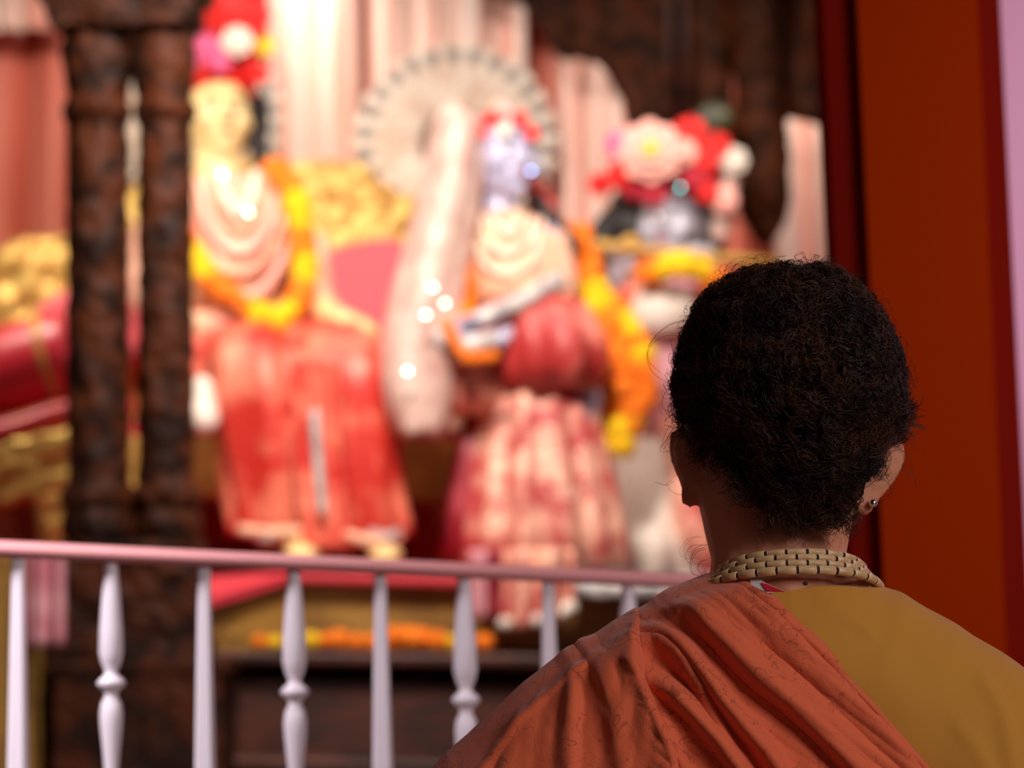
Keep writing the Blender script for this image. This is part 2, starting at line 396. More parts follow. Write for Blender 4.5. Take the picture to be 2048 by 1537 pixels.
for i, px in enumerate(bx):
    Yb = RY(px); q = P(px, rail_top(px)+26, Yb); s = Yb/F
    zt = q.z; zb = KERB+0.05; turned = (i % 2 == 0)
    if not turned:
        prof = [(12*s, zt-zb), (12.5*s, (zt-zb)*0.93), (23*s, 0.12), (23*s, 0.0)]
        prof = prof[::-1]; lathe('baluster', (q.x, q.y, zb), prof, 'baluster', rl, n=4 if False else 16, square=True)
    else:
        T = zt-zb
        pf = [(0, 12), (8, 12.5), (70, 18), (140, 23), (185, 24), (205, 20), (222, 12.5), (229, 14), (238, 24), (245, 29), (252, 24), (262, 14), (270, 12.5), (285, 20), (305, 23), (330, 22), (380, 17), (440, 12), (470, 14), (T/s, 14)]
        prof = [(r*s, T-d*s) for d, r in pf][::-1]
        lathe('turned_baluster', (q.x, q.y, zb), prof, 'baluster', rl, n=20)

# ------------------------------------------------------------------ carved twin pillar (left)
PY = 4.2
cp = empty('carved_twin_pillar', (P(262, 900, PY).x, PY, 0), 'dark carved wooden twin pillar standing behind the railing at left', 'pillar')
def colprof(seq, px, Y):                  # (py, half width px) -> lathe profile
    s = Y/F; return [(r*s, P(px, y, Y).z) for y, r in seq][::-1]
def carved(o, st=0.006, sc=26):
    tx = bpy.data.textures.new('relief', 'VORONOI'); tx.noise_scale = 1.0/sc; tx.noise_intensity = 1.3
    sb = o.modifiers.new('s', 'SUBSURF'); sb.subdivision_type = 'SIMPLE'; sb.levels = 3; sb.render_levels = 3
    d = o.modifiers.new('d', 'DISPLACE'); d.texture = tx; d.strength = st; d.mid_level = 0.5; d.texture_coords = 'LOCAL'
    return o
for (px, r0) in ((197, 61), (331, 55)):
    seq = [(60, r0*1.0), (95, r0*1.12), (130, r0*1.15), (165, r0*1.05), (200, r0*0.96), (215, r0*1.14), (232, r0*1.14), (250, r0*0.94)]
    for y in range(300, 960, 60): seq += [(y, r0*(0.97 if (y//60) % 2 else 1.01))]
    seq += [(970, r0*1.0), (985, r0*1.16), (1010, r0*1.16), (1022, r0*1.02), (1038, r0*1.18), (1062, r0*1.18), (1075, r0*1.05), (1180, r0*1.1)]
    x = P(px, 600, PY).x
    carved(lathe('shaft', (x, PY, 0), colprof(seq, px, PY), 'wood', cp, n=28), 0.009)
xL, xR = P(108, 50, PY).x, P(392, 50, PY).x
def stepbox(name, rows, Y, dep, m, parent):
    """stacked square mouldings, rows: (y_top, y_bottom, xl, xr)"""
    bm = bmesh.new()
    for (ya, yb, xl, xr) in rows:
        A, B = P(xl, (ya+yb)/2, Y), P(xr, (ya+yb)/2, Y); z1, z0 = P((xl+xr)/2, ya, Y).z, P((xl+xr)/2, yb, Y).z
        z0 = max(z0, 0.0)
        g = bmesh.ops.create_cube(bm, size=1)['verts']; dd = dep+(B.x-A.x)*0.12
        for v in g: v.co = Vector((A.x+(v.co.x+0.5)*(B.x-A.x), Y+v.co.y*dd*2, z0+(v.co.z+0.5)*(z1-z0)))
    return bmobj(name, bm, m, parent, False)
carved(stepbox('capital', [(-260, -60, 60, 440), (-60, 0, 85, 415), (0, 48, 105, 393), (44, 66, 125, 380)], PY, 0.05, 'wood', cp), 0.012)
zb0 = P(262, 1160, PY).z
carved(stepbox('pedestal', [(1085, 1135, 142, 398), (1130, 1290, 134, 404), (1280, 1330, 118, 420)], PY, 0.05, 'wood', cp), 0.010)
carved(stepbox('plinth', [(1325, 1345, 120, 470), (1345, 3000, 132, 462)], PY, 0.07, 'wood', cp), 0.006)

# carved canopy (top right), hung from a lintel that rests on the twin pillar
CY = 5.32
cn = empty('carved_canopy', (P(1380, 0, CY).x, CY, 0), 'dark carved wooden canopy with scalloped arch and hanging column at upper right', 'canopy')
box('hanging_beam', (P(900, -200, CY).x, CY-0.10, P(1300, -235, CY).z), (P(1790, -60, CY).x, CY+0.10, 3.2), 'wood_dark', cn)
arch = [(940, -260), (945, -30), (990, -20), (1040, -8), (1075, 25), (1098, 60), (1112, 100), (1135, 112), (1165, 100), (1198, 112), (1228, 150), (1252, 195), (1262, 245), (1300, 262), (1350, 270), (1420, 262), (1460, 200), (1480, -260)]
prism('arch_panel', arch, CY+0.02, CY+0.10, 'wood_dark', cn, bumps=0.016, bscale=16, cell=0.012)
prism('bracket', [(1545, -260), (1548, 205), (1585, 222), (1620, 232), (1662, 242), (1720, 240), (1760, -260)], CY, CY+0.08, 'wood_dark', cn, bumps=0.014, bscale=16, cell=0.012)
for px, r0, yb in ((1520, 52, 488), (1425, 40, 455)):
    seq = [(-260, r0*1.1), (60, r0*1.1), (120, r0), (200, r0*0.98), (260, r0*1.05), (300, r0*1.08), (380, r0*1.05), (430, r0*0.9), (465, r0*0.6), (yb, r0*0.15)]
    carved(lathe('hanging_column', (P(px, 200, CY-0.05).x, CY-0.05, 0), colprof(seq, px, CY-0.05), 'wood_dark', cn, n=24), 0.010)
for px in (1372, 1338):
    tube('rib', [P(px, -200, CY-0.03), P(px, 230, CY-0.03)], 0.012, 'wood2', cn, k=10)

# ------------------------------------------------------------------ curtains
def curtain(name, x0, x1, Y, ytop, ybot, m, amp=0.03, n_pl=8, label=None, seed=0, shape=None):
    rnd = random.Random(seed); nu, nv = n_pl*10+1, 14; V = []
    ph = [rnd.uniform(-0.5, 0.5) for _ in range(n_pl+3)]; am = [rnd.uniform(0.5, 1.2) for _ in range(n_pl+3)]
    A0, A1 = P(x0, 500, Y).x, P(x1, 500, Y).x; zt, zb = P((x0+x1)/2, ytop, Y).z, P((x0+x1)/2, ybot, Y).z
    for j in range(nv):
        v = j/(nv-1)
        for i in range(nu):
            u = i/(nu-1); k = u*n_pl; kk = int(k)
            a = (am[kk]*(1-k+kk)+am[kk+1]*(k-kk)); p = ph[kk]*(1-k+kk)+ph[kk+1]*(k-kk)
            s = math.sin(2*PI*k+p+0.5*math.sin(3*v+p))
            y = Y+amp*a*s*(0.7+0.3*v); x = A0+(A1-A0)*u+0.3*amp*math.cos(2*PI*k*1.0+p)
            zz = zt+(zb-zt)*v
            if shape: x = A0+(x-A0)*shape(v)
            V.append((x, y, max(zz, 0.01)))
    o = mesh(name, V, grid_faces(nv, nu), m)
    so = o.modifiers.new('t', 'SOLIDIFY'); so.thickness = 0.003
    tag(o, label, 'curtain'); return o
curtain('backdrop_curtain', -350, 1900, 5.85, -330, 1320, 'salmon', 0.06, 18, 'salmon satin backdrop curtain hanging behind the throne and statues', 1)
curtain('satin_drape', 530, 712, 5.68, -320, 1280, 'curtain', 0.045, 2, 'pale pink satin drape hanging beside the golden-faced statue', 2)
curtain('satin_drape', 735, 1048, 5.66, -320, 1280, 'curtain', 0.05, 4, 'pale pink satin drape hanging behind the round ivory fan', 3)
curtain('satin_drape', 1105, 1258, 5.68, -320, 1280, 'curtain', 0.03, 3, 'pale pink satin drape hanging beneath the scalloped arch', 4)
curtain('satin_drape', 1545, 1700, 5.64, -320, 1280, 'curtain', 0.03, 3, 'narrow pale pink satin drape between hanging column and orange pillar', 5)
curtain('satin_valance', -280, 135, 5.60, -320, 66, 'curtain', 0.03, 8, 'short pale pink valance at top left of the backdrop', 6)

# ------------------------------------------------------------------ altar base and platform
def slopebox(name, xl, xr, ytop_l, ytop_r, hpx, Y0, Y1, m, parent=None, label=None, cat=None, toz=None):
    A, B = P(xl, ytop_l, Y0), P(xr, ytop_r, Y0); hgt = hpx*Y0/F
    V = []
    for y in (Y0, Y1):
        V += [(A.x, y, A.z), (B.x, y, B.z), (B.x, y, (B.z-hgt) if toz is None else toz), (A.x, y, (A.z-hgt) if toz is None else toz)]
    o = fix(mesh(name, V, [(0, 1, 2, 3), (4, 7, 6, 5), (0, 4, 5, 1), (1, 5, 6, 2), (2, 6, 7, 3), (3, 7, 4, 0)], m, parent, smooth=False))
    bv = o.modifiers.new('b', 'BEVEL'); bv.width = 0.006; bv.segments = 2
    if label: tag(o, label, cat)
    return o
al = empty('altar_platform', (P(900, 1300, 4.5).x, 4.5, 0), 'stepped dark wood altar platform with olive gold band and red covering', 'platform')
slopebox('base', -300, 1900, 1345, 1390, 100, 4.34, 5.55, 'wood2', al, toz=0.0)
slopebox('ledge', -320, 1920, 1292, 1322, 24, 4.30, 5.56, 'wood2', al)
slopebox('foot_moulding', -320, 1920, 1500, 1545, 22, 4.28, 4.36, 'wood2', al)
slopebox('gold_band', 600, 1900, 1164, 1194, 126, 4.50, 5.54, 'olive', al)
# the angled left wing of the band
A, B = P(600, 1170, 4.5), P(425, 1215, 4.36)
hh = 0.11
V = [(A.x, 4.5, A.z), (B.x, 4.36, B.z-0.01), (B.x, 4.36, B.z-hh), (A.x, 4.5, A.z-hh), (A.x+0.05, 5.54, A.z), (B.x-0.6, 5.54, B.z), (B.x-0.6, 5.54, B.z-hh), (A.x+0.05, 5.54, A.z-hh), (B.x-0.6, 4.40, B.z-.01), (B.x-0.6, 4.40, B.z-hh)]
fix(mesh('gold_wing', V, [(0, 1, 2, 3), (1, 8, 9, 2), (8, 5, 6, 9), (5, 4, 7, 6), (4, 0, 3, 7), (0, 4, 5, 8, 1), (3, 2, 9, 6, 7)], 'olive', al, smooth=False))
slopebox('red_covering', 585, 1900, 1146, 1176, 20, 4.46, 5.54, 'redcloth', al)
A, B = P(590, 1143, 4.46), P(420, 1196, 4.32)
V = [(A.x, 4.46, A.z), (B.x, 4.32, B.z), (B.x, 4.32, B.z-0.018), (A.x, 4.46, A.z-0.018), (A.x, 5.54, A.z), (B.x-0.6, 5.54, A.z), (B.x-0.6, 5.54, A.z-.026), (A.x, 5.54, A.z-.026), (B.x-0.6, 4.36, B.z), (B.x-0.6, 4.36, B.z-.026)]
fix(mesh('red_wing', V, [(0, 1, 2, 3), (1, 8, 9, 2), (8, 5, 6, 9), (5, 4, 7, 6), (4, 0, 3, 7), (0, 4, 5), (0, 5, 8, 1), (3, 2, 9, 6), (3, 6, 7)], 'redcloth', al, smooth=False))
# low left side piece seen through the railing
slopebox('side_cabinet', -120, 62, 1105, 1112, 200, 4.05, 4.2, 'olive', None, 'olive gold side panel seen low behind the railing at far left', 'panel', toz=0.0)
def cloth_panel(name, x0, x1, y0, y1, Y, m, label, cat, pl=4, amp=0.012, toz=None):
    nu, nv = pl*8+1, 12; V = []
    a, b = P(x0, y0, Y), P(x1, y1, Y)
    for j in range(nv):
        v = j/(nv-1)
        for i in range(nu):
            u = i/(nu-1); V.append((a.x+(b.x-a.x)*u, Y+amp*math.sin(2*PI*pl*u)*(0.4+0.6*v), a.z+(b.z-a.z)*v))
    o = mesh(name, V, grid_faces(nv, nu), m); s = o.modifiers.new('t', 'SOLIDIFY'); s.thickness = 0.004
    return tag(o, label, cat)
cloth_panel('hanging_cloth', 52, 128, 1095, 1292, 4.0, 'mauve', 'mauve cloth hanging low behind the railing beside the carved pillar', 'cloth', 2)

# ------------------------------------------------------------------ throne
TY = 5.15
th = empty('throne', (P(400, 1100, 5.1).x, 5.1, P(400, 1140, 5.1).z), 'wide gold carved throne with rose pink back cushion and crimson seat', 'throne')
back = [(-140, 640), (-60, 530), (0, 500), (60, 474), (135, 472), (220, 400), (330, 340), (460, 322), (580, 326), (660, 316), (722, 322), (752, 358), (790, 388), (848, 402), (862, 470), (850, 560), (840, 700), (830, 860), (-140, 860)]
prism('carved_back', back, 5.36, 5.44, 'gold', th, bumps=0.022, bscale=14, cell=0.012, Yref=5.36)
def cushion(name, pts2, Y0, Y1, m, parent, cell=0.012):
    o = prism(name, pts2, Y0, Y1, m, parent, smooth_n=60); 
    for p in o.data.polygons: p.use_smooth = True
    r = o.modifiers.new('r', 'REMESH'); r.mode = 'VOXEL'; r.voxel_size = cell; r.use_smooth_shade = True
    s = o.modifiers.new('s', 'SMOOTH'); s.iterations = 12; s.factor = 0.7; return o
cushion('back_cushion', [(60, 660), (76, 606), (140, 572), (300, 520), (480, 500), (620, 500), (700, 484), (790, 468), (818, 500), (812, 560), (796, 660), (600, 700), (200, 720)], 5.26, 5.37, 'pinkcush', th)
slopebox('seat', -160, 950, 832, 858, 34, 4.86, 5.36, 'redcush', th)
slopebox('apron', 140, 945, 868, 886, 118, 4.845, 5.34, 'gold_plain', th)
slopebox('seat_shade_panel', 150, 960, 985, 1000, 150, 5.30, 5.38, 'redcloth', th)  # added panel, stands in for the shadow under the seat
for px in (180, 560, 925):
    q = P(px, 990, 4.95)
    carved(lathe('leg', (q.x-0.03, 5.0, 0), [(0.03, P(px, 1140, 5.0).z+0.01), (0.022, P(px, 1100, 5.0).z), (0.034, P(px, 1050, 5.0).z), (0.03, P(px, 960, 5.0).z)], 'gold', th, n=16), 0.004)
# left arm, angled forward
A = [P(-180, 905, 4.70), P(142, 838, 4.86)]
prism('arm_apron', [(-190, 925), (142, 855), (142, 985), (60, 1000), (-190, 1040)], 4.80, 4.92, 'gold', th, bumps=0.014, bscale=18, cell=0.012)
prism('arm_leg', [(62, 985), (142, 975), (145, 1040), (138, 1136), (90, 1136), (84, 1050)], 4.80, 4.90, 'gold', th, bumps=0.014, bscale=18, cell=0.010)
tube('seat_piping', [P(-200, 905, 4.80), P(0, 862, 4.82), P(142, 818, 4.86), P(270, 816, 4.88)], 0.019, 'redcush', th, k=14)
bo = tube('bolster', [P(-240, 800, 4.95), P(-60, 762, 4.95), P(80, 722, 4.95), P(150, 706, 4.95)], 0.098, 'redcush', th, n=20, k=32)
for px in (92, -140):
    a, b = P(px, 722-0.26*(px-80), 4.95), P(px+14, 718-0.26*(px-80), 4.95)
    tube('bolster_ring', [a, b], 0.102, 'gold_plain', th, k=32)
mesh_end = blob('bolster_end', [('e', P(152, 706, 4.95), (0.03, 0.075, 0.075))], 'redcush', th, 0.008)

# round ivory fans
def fan(cx, cy, Rpx, Y, label, inner=0.38):
    e = empty('round_fan', P(cx, cy, Y), label, 'fan', 'round ivory fans behind the statues')
    C = P(cx, cy, Y); R = Rpx*Y/F; n = 26; V = []
    ringr = [inner, inner+0.04, 0.55, 0.7, 0.82, 0.90, 0.97, 1.0]
    seg = n*6
    for k, r in enumerate(ringr):
        for j in range(seg):
            a = 2*PI*j/seg; sc = abs(math.cos(n*a/2)); rr = r*(1-0.10*(1-sc)*(r > 0.95))
            V.append(C+Vector((math.cos(a)*R*rr, -0.03*sc*(0.3 < r)-0.02*math.sin(PI*min(1, (r-inner)/(1-inner))), math.sin(a)*R*rr)))
    o = mesh('petal_ring', V, grid_faces(len(ringr), seg, True), 'fan', e); s = o.modifiers.new('t', 'SOLIDIFY'); s.thickness = 0.01
    pts_ = [C+Vector((math.cos(a)*R*inner, -0.012, math.sin(a)*R*inner)) for a in [2*PI*k/16 for k in range(16)]]
    tube('inner_rim', pts_+[pts_[0]], 0.018, 'tanrim', e, n=64, k=8)
    bm = bmesh.new()
    ell(bm, C+Vector((0, 0.02, 0)), (R*inner, 0.008, R*inner)); bmobj('hub', bm, 'fan', e)
    for j in range(n):
        a = 2*PI*(j+0.5)/n; bm = bmesh.new()
        ell(bm, C+Vector((math.cos(a)*R*0.88, -0.044, math.sin(a)*R*0.88)), (0.019, 0.008, 0.019), sub=2); bmobj('grey_spot', bm, 'fangrey', e)
    tube('handle', [C+Vector((0, 0.025, -R*inner*0.9)), Vector((C.x, C.y+0.025, P(cx, 870, Y).z))], 0.012, 'gold_plain', e)
    return e
fan(912, 292, 205, 5.55, 'large round ivory fan with grey spots behind the blue-faced statue', 0.36)
fan(390, 250, 185, 5.55, 'round ivory fan with grey spots mostly hidden behind golden-faced statue', 0.36)

# ------------------------------------------------------------------ flowers
def marigold_mesh(name, m):
    bm = bmesh.new(); bmesh.ops.create_icosphere(bm, subdivisions=4, radius=1.0)
    for v in bm.verts:
        d = v.co.normalized(); a = math.atan2(d.y, d.x); pol = math.acos(max(-1, min(1, d.z)))
        r = 1+0.13*math.sin(11*a+3*pol)*math.sin(pol*1.0)+0.10*math.sin(9*pol+4*a)
        v.co = Vector((d.x*r, d.y*r, d.z*r*0.82))
    me = bpy.data.meshes.new(name); bm.to_mesh(me); bm.free(); me.materials.append(MT[m])
    me.polygons.foreach_set('use_smooth', [True]*len(me.polygons)); return me
MG_O, MG_Y = marigold_mesh('orange_marigold', 'marigold'), marigold_mesh('yellow_marigold', 'yellowgold')
def put(me, name, loc, r, parent=None):
    o = bpy.data.objects.new(name, me); COL.objects.link(o); o.location = loc; o.scale = (r, r, r)
    o.rotation_euler = (random.uniform(0, 6), random.uniform(0, 6), random.uniform(0, 6))
    if parent is not None: o.parent = parent; o.location = Vector(loc)-parent.location
    return o
def garland(pts, rpx, label, yellow, strands=1, spread=0.0, step=1.35, cat='garland'):
    q = [P(*p) for p in pts]; L = sum((q[i+1]-q[i]).length for i in range(len(q)-1)); r = rpx*pts[0][2]/F
    n = max(3, int(L/(r*step))); path = resample(q, n)
    e = empty('marigold_garland', q[0], label, cat)
    tube('cord', [p for p in path[::max(1, n//12)]]+[path[-1]], 0.002, 'white', e, k=6)
    for i, p in enumerate(path):
        for s in range(strands):
            a = 2*PI*(s/strands)+i*0.9
            off = Vector((math.cos(a), 0.6*math.sin(a), 0.4*math.sin(a)))*spread*r*(strands > 1)
            u = i/(n-1); isy = any(abs(u-y) < w for y, w in yellow)
            put(MG_Y if isy else MG_O, 'marigold', p+off+Vector((0, -0.002*s, 0)), r*random.uniform(0.88, 1.1), e)
    return e
def petal_flower(name, c, r, m, parent, core=None, petals=9, layers=3, facing=(0, -1, 0.1)):
    """layered cupped petals around an axis facing the viewer side"""
    f = Vector(facing).normalized(); u = f.orthogonal().normalized(); v = f.cross(u); V = []; Fc = []
    for L in range(layers):
        rl_ = r*(1-0.24*L); lift = 0.10+0.35*L/layers
        for k in range(petals):
            a0 = 2*PI*(k+0.5*L)/petals; b = len(V)
            for i in range(5):
                s = i/4; wdt = math.sin(PI*(0.12+0.82*s))*0.55*rl_
                for j in range(5):
                    t = (j-2)/2
                    d = u*math.cos(a0)+v*math.sin(a0); side = -u*math.sin(a0)+v*math.cos(a0)
                    V.append(Vector(c)+d*rl_*s+side*wdt*t+f*(rl_*lift*s*s+0.1*r*t*t+0.12*r*L))
            Fc += [(b+i*5+j, b+i*5+j+1, b+(i+1)*5+j+1, b+(i+1)*5+j) for i in range(4) for j in range(4)]
    o = mesh(name, V, Fc, m, parent); s = o.modifiers.new('t', 'SOLIDIFY'); s.thickness = 0.002
    if core:
        bm = bmesh.new(); ell(bm, Vector(c)+f*r*0.35, (r*0.26,)*3, sub=2); bmobj('flower_centre', bm, core, o)
    return o
def face_rot(yaw): return Matrix.Rotation(yaw, 3, 'Z')
def statue_head(c, rx, rz, yaw=0.0):
    """egg-shaped head with brow, nose, lips, chin and ears; faces -Y turned by yaw"""
    R = face_rot(yaw); c = Vector(c); ry = rx*1.12
    o = lambda x, y, z: c+R @ Vector((x*rx, y*ry, z*rz))
    s = [('e', c, (rx, ry, rz*0.98), R), ('e', o(0, -0.25, -0.45), (rx*0.72, ry*0.72, rz*0.50), R),
         ('e', o(0, -0.72, -0.80), (rx*0.28, ry*0.25, rz*0.16), R),
         ('c', o(0, -0.93, 0.22), o(0, -1.22, -0.17), rx*0.09, rx*0.17),
         ('e', o(0.13, -1.10, -0.20), (rx*0.12,)*3), ('e', o(-0.13, -1.10, -0.20), (rx*0.12,)*3),
         ('e', o(0, -0.97, -0.42), (rx*0.30, ry*0.13, rz*0.055), R), ('e', o(0, -0.95, -0.52), (rx*0.24, ry*0.13, rz*0.06), R),
         ('c', o(-0.55, -0.80, 0.24), o(-0.15, -0.98, 0.20), rx*0.07, rx*0.08), ('c', o(0.55, -0.80, 0.24), o(0.15, -0.98, 0.20), rx*0.07, rx*0.08)]
    for sx in (-1, 1):
        s.append(('e', o(sx*1.0, 0.05, -0.05), (rx*0.12, ry*0.28, rz*0.28), R))
        s.append(('e', o(sx*0.55, -0.72, -0.18), (rx*0.30, ry*0.22, rz*0.24), R))
    return s, o
def hand(wrist, direction, palm_n, L=0.10, curl=0.5, side=1):
    """palm, four fingers of different length and a thumb from the side of the palm"""
    d = Vector(direction).normalized(); n = Vector(palm_n); n = (n-d*n.dot(d)).normalized(); sd = d.cross(n)*side; w = Vector(wrist)
    s = [('c', w, w+d*L*0.28, L*0.14, L*0.17)]
    for k, (off, ln) in enumerate(((-0.20, 0.42), (-0.07, 0.50), (0.07, 0.47), (0.20, 0.36))):
        a = w+d*L*0.42+sd*L*off; r = L*0.062
        s.append(('c', w+d*L*0.12+sd*L*off*0.8, a, L*0.10, r*1.3))
        p = a; ang = 0.15
        for q in range(3):
            ang += curl*(0.5+0.2*q); dd = d*math.cos(ang)+n*math.sin(ang); e = p+dd*L*ln*0.36
            s.append(('c', p, e, r*(1.1-0.1*q), r*(1.0-0.1*q))); p = e
    t0 = w+d*L*0.10-sd*L*0.12; t1 = t0+(d*0.6-sd*0.8).normalized()*L*0.22; t2 = t1+(d*0.9-sd*0.2+n*0.4).normalized()*L*0.20
    s += [('c', t0, t1, L*0.09, L*0.075), ('c', t1, t2, L*0.075, L*0.055)]
    return s
def eyes(o, rx, rz, parent):
    for sx in (-1, 1):
        bm = bmesh.new(); ell(bm, o(sx*0.36, -0.90, 0.06), (rx*0.17, rx*0.08, rz*0.06), sub=2); bmobj('eye', bm, 'whitepetal', parent)
        bm = bmesh.new(); ell(bm, o(sx*0.36, -0.96, 0.06), (rx*0.07, rx*0.05, rz*0.05), sub=2); bmobj('pupil', bm, 'blackhair', parent)
        tube('eyebrow', [o(sx*0.14, -0.99, 0.24), o(sx*0.36, -0.98, 0.31), o(sx*0.62, -0.82, 0.25)], rx*0.035, 'blackhair', parent, k=6)
    bm = bmesh.new(); ell(bm, o(0, -1.02, -0.47), (rx*0.24, rx*0.07, rz*0.06), sub=2); bmobj('lips', bm, 'crimson', parent)
def sparkle(px, py, Y, m, parent, r=0.0045, light=None):
    """a flat faceted stone tilted so its table mirrors the stage lamp to the camera"""
    c = P(px, py, Y); l = (Vector(light or L_STAGE)-c).normalized(); v = (Vector((0, 0, CAMZ))-c).normalized(); n = (l+v).normalized()
    u = n.orthogonal().normalized(); w = n.cross(u); V = [c+(u*math.cos(a)+w*math.sin(a))*r for a in [2*PI*k/10 for k in range(10)]]
    V += [c-n*r*0.5+(u*math.cos(a)+w*math.sin(a))*r*1.4 for a in [2*PI*k/10 for k in range(10)]]+[c-n*r*1.6]
    Fc = [tuple(range(10))]+[(k, 10+k, 10+(k+1) % 10, (k+1) % 10) for k in range(10)]+[(10+k, 20, 10+(k+1) % 10) for k in range(10)]
    return fix(mesh('rhinestone', V, Fc, m, parent, smooth=False))

# ------------------------------------------------------------------ statue A: golden face, seated on throne
SY = 4.95
A_ = empty('seated_statue', (P(560, 1100, SY).x, SY, P(560, 1150, 4.8).z), 'seated golden-faced statue in red sequinned skirt with red flower headdress', 'statue')
hc = P(437, 236, SY); rx, rz = M(64, SY), M(92, SY)
hs, ho = statue_head(hc, rx, rz, 0.30)
sh = lambda px, py, dy=0.0: P(px, py, SY+dy)
bodyA = hs+[('c', sh(432, 290), sh(440, 380), M(44, SY), M(52, SY)), ('e', sh(450, 470, 0.02), (M(135, SY), 0.10, M(135, SY))),
    ('e', sh(450, 610, 0.02), (M(115, SY), 0.10, M(90, SY))),
    ('c', sh(330, 400), sh(285, 560, -0.02), M(42, SY), M(34, SY)), ('c', sh(285, 560, -0.02), sh(330, 660, -0.14), M(34, SY), M(24, SY)),
    ('c', sh(550, 410), sh(606, 560, 0.0), M(44, SY), M(34, SY)), ('c', sh(606, 560), sh(665, 640, -0.14), M(34, SY), M(25, SY))]
bodyA += [('c', sh(470, 680, 0.02), P(520, 745, SY-0.26), 0.07, 0.05), ('c', P(520, 745, SY-0.26), P(575, 1065, SY-0.24), 0.05, 0.032), ('c', sh(540, 680, 0.02), P(690, 745, SY-0.26), 0.07, 0.05), ('c', P(690, 745, SY-0.26), P(745, 1065, SY-0.24), 0.05, 0.032)]
bodyA += hand(sh(665, 640, -0.14), Vector((0.9, -0.45, -0.05)), (0, 0, -1), 0.13, 0.3)
bodyA += hand(sh(330, 660, -0.14), Vector((0.2, -0.9, -0.1)), (0, 0, -1), 0.12, 0.3, -1)
for (px, dy) in ((600, -0.30), (768, -0.30)):      # feet
    bodyA += [('c', P(px-20, 1060, SY-0.24), P(px, 1112, SY-0.34), 0.034, 0.030), ('e', P(px+4, 1110, SY-0.42), (0.034, 0.055, 0.02))]
    bodyA += [('e', P(px-18+10*t, 1114, SY-0.468-0.004*(2-abs(t-2))), (0.0075, 0.014, 0.009)) for t in range(5)]
blob('body', bodyA, 'goldface', A_, 0.006, 3)
eyes(ho, rx, rz, A_)
blob('hair', [('e', ho(0.15, 0.35, 0.15), (rx*1.12, rx*1.1, rz*1.05)), ('c', sh(516, 210, 0.06), sh(520, 335, 0.05), 0.028, 0.018), ('c', sh(360, 210, 0.06), sh(355, 335, 0.05), 0.028, 0.018)], 'blackhair', A_, 0.008)
blob('turban', [('e', ho(-0.1, 0.25, 0.95), (rx*1.2, rx*1.2, rz*0.55)), ('c', sh(385, 130, 0.0), sh(500, 125, 0.0), 0.03, 0.03), ('e', sh(450, 20, 0.02), (M(92, SY), 0.08, M(62, SY))), ('c', sh(505, 105), sh(500, 190, 0.01), 0.02, 0.012)], 'redflower', A_, 0.008)
for (px, py, r, m, dy, core) in ((475, 84, 33, 'whitepetal', -0.11, None), (402, 92, 42, 'hotpink', -0.09, None), (425, 30, 44, 'redflower', -0.10, None), (505, 35, 40, 'redflower', -0.10, None), (530, 92, 24, 'yellowcore', -0.05, None), (370, 120, 26, 'palepink', -0.05, None), (520, 150, 22, 'redflower', -0.04, None), (440, 120, 26, 'hotpink', -0.09, None)):
    petal_flower('headdress_flower', P(px, py, SY+dy), M(r, SY), m, A_, core, 8, 3)
bm = bmesh.new(); ell(bm, ho(0.14, -1.24, -0.12), (0.012, 0.006, 0.016), sub=2); bmobj('nose_shadow', bm, 'tanrim', A_)  # dark spot modelled in place of the shadow at the nose
# bodice
loft('bodice', [(sh(445, 352, 0.01), 0.06, 0.06), (sh(448, 385, 0.01), 0.120, 0.085), (sh(450, 440, 0.01), 0.148, 0.108), (sh(450, 510, 0.01), 0.146, 0.122, .02, 9), (sh(452, 580, 0.01), 0.136, 0.118, .02, 9), (sh(455, 650, 0.01), 0.13, 0.12, .02, 9)], 'peach', A_, n=60)
for sx, (a, b, c) in ((1, ((548, 400), (604, 545), (645, 612))), (-1, ((335, 400), (290, 545), (320, 640)))):
    tube('sleeve', [sh(*a, -0.0), sh(*b, -0.01), sh(*c, -0.10)], (0.056, 0.036), 'peach', A_, n=16, k=18)
# layered pearl and fabric necklaces
for (w, yb, ytop, r, m, dy) in ((34, 428, 345, 0.011, 'pearl', -0.115), (52, 462, 350, 0.007, 'creamgold', -0.122), (76, 505, 365, 0.008, 'palepink', -0.128), (96, 545, 375, 0.009, 'creamgold', -0.130), (112, 592, 400, 0.010, 'palepink', -0.130)):
    cx = 478
    tube('necklace_strand', [sh(cx-w, ytop, -0.07), sh(cx-w*0.86, (ytop+yb)/2, dy*0.95), sh(cx-w*0.45, yb-16, dy), sh(cx, yb, dy-0.005), sh(cx+w*0.45, yb-16, dy), sh(cx+w*0.86, (ytop+yb)/2, dy*0.9), sh(cx+w, ytop, -0.06)], r, m, A_, n=44, k=8)
tube('belt', [sh(330, 650, -0.09), sh(400, 656, -0.13), sh(470, 655, -0.14), sh(540, 650, -0.13), sh(600, 640, -0.08)], 0.022, 'creamgold', A_, n=24, k=12)
blob('waist_cloth', [('e', sh(440, 648, -0.09), (0.125, 0.07, 0.032))], 'creamgold', A_, 0.008)
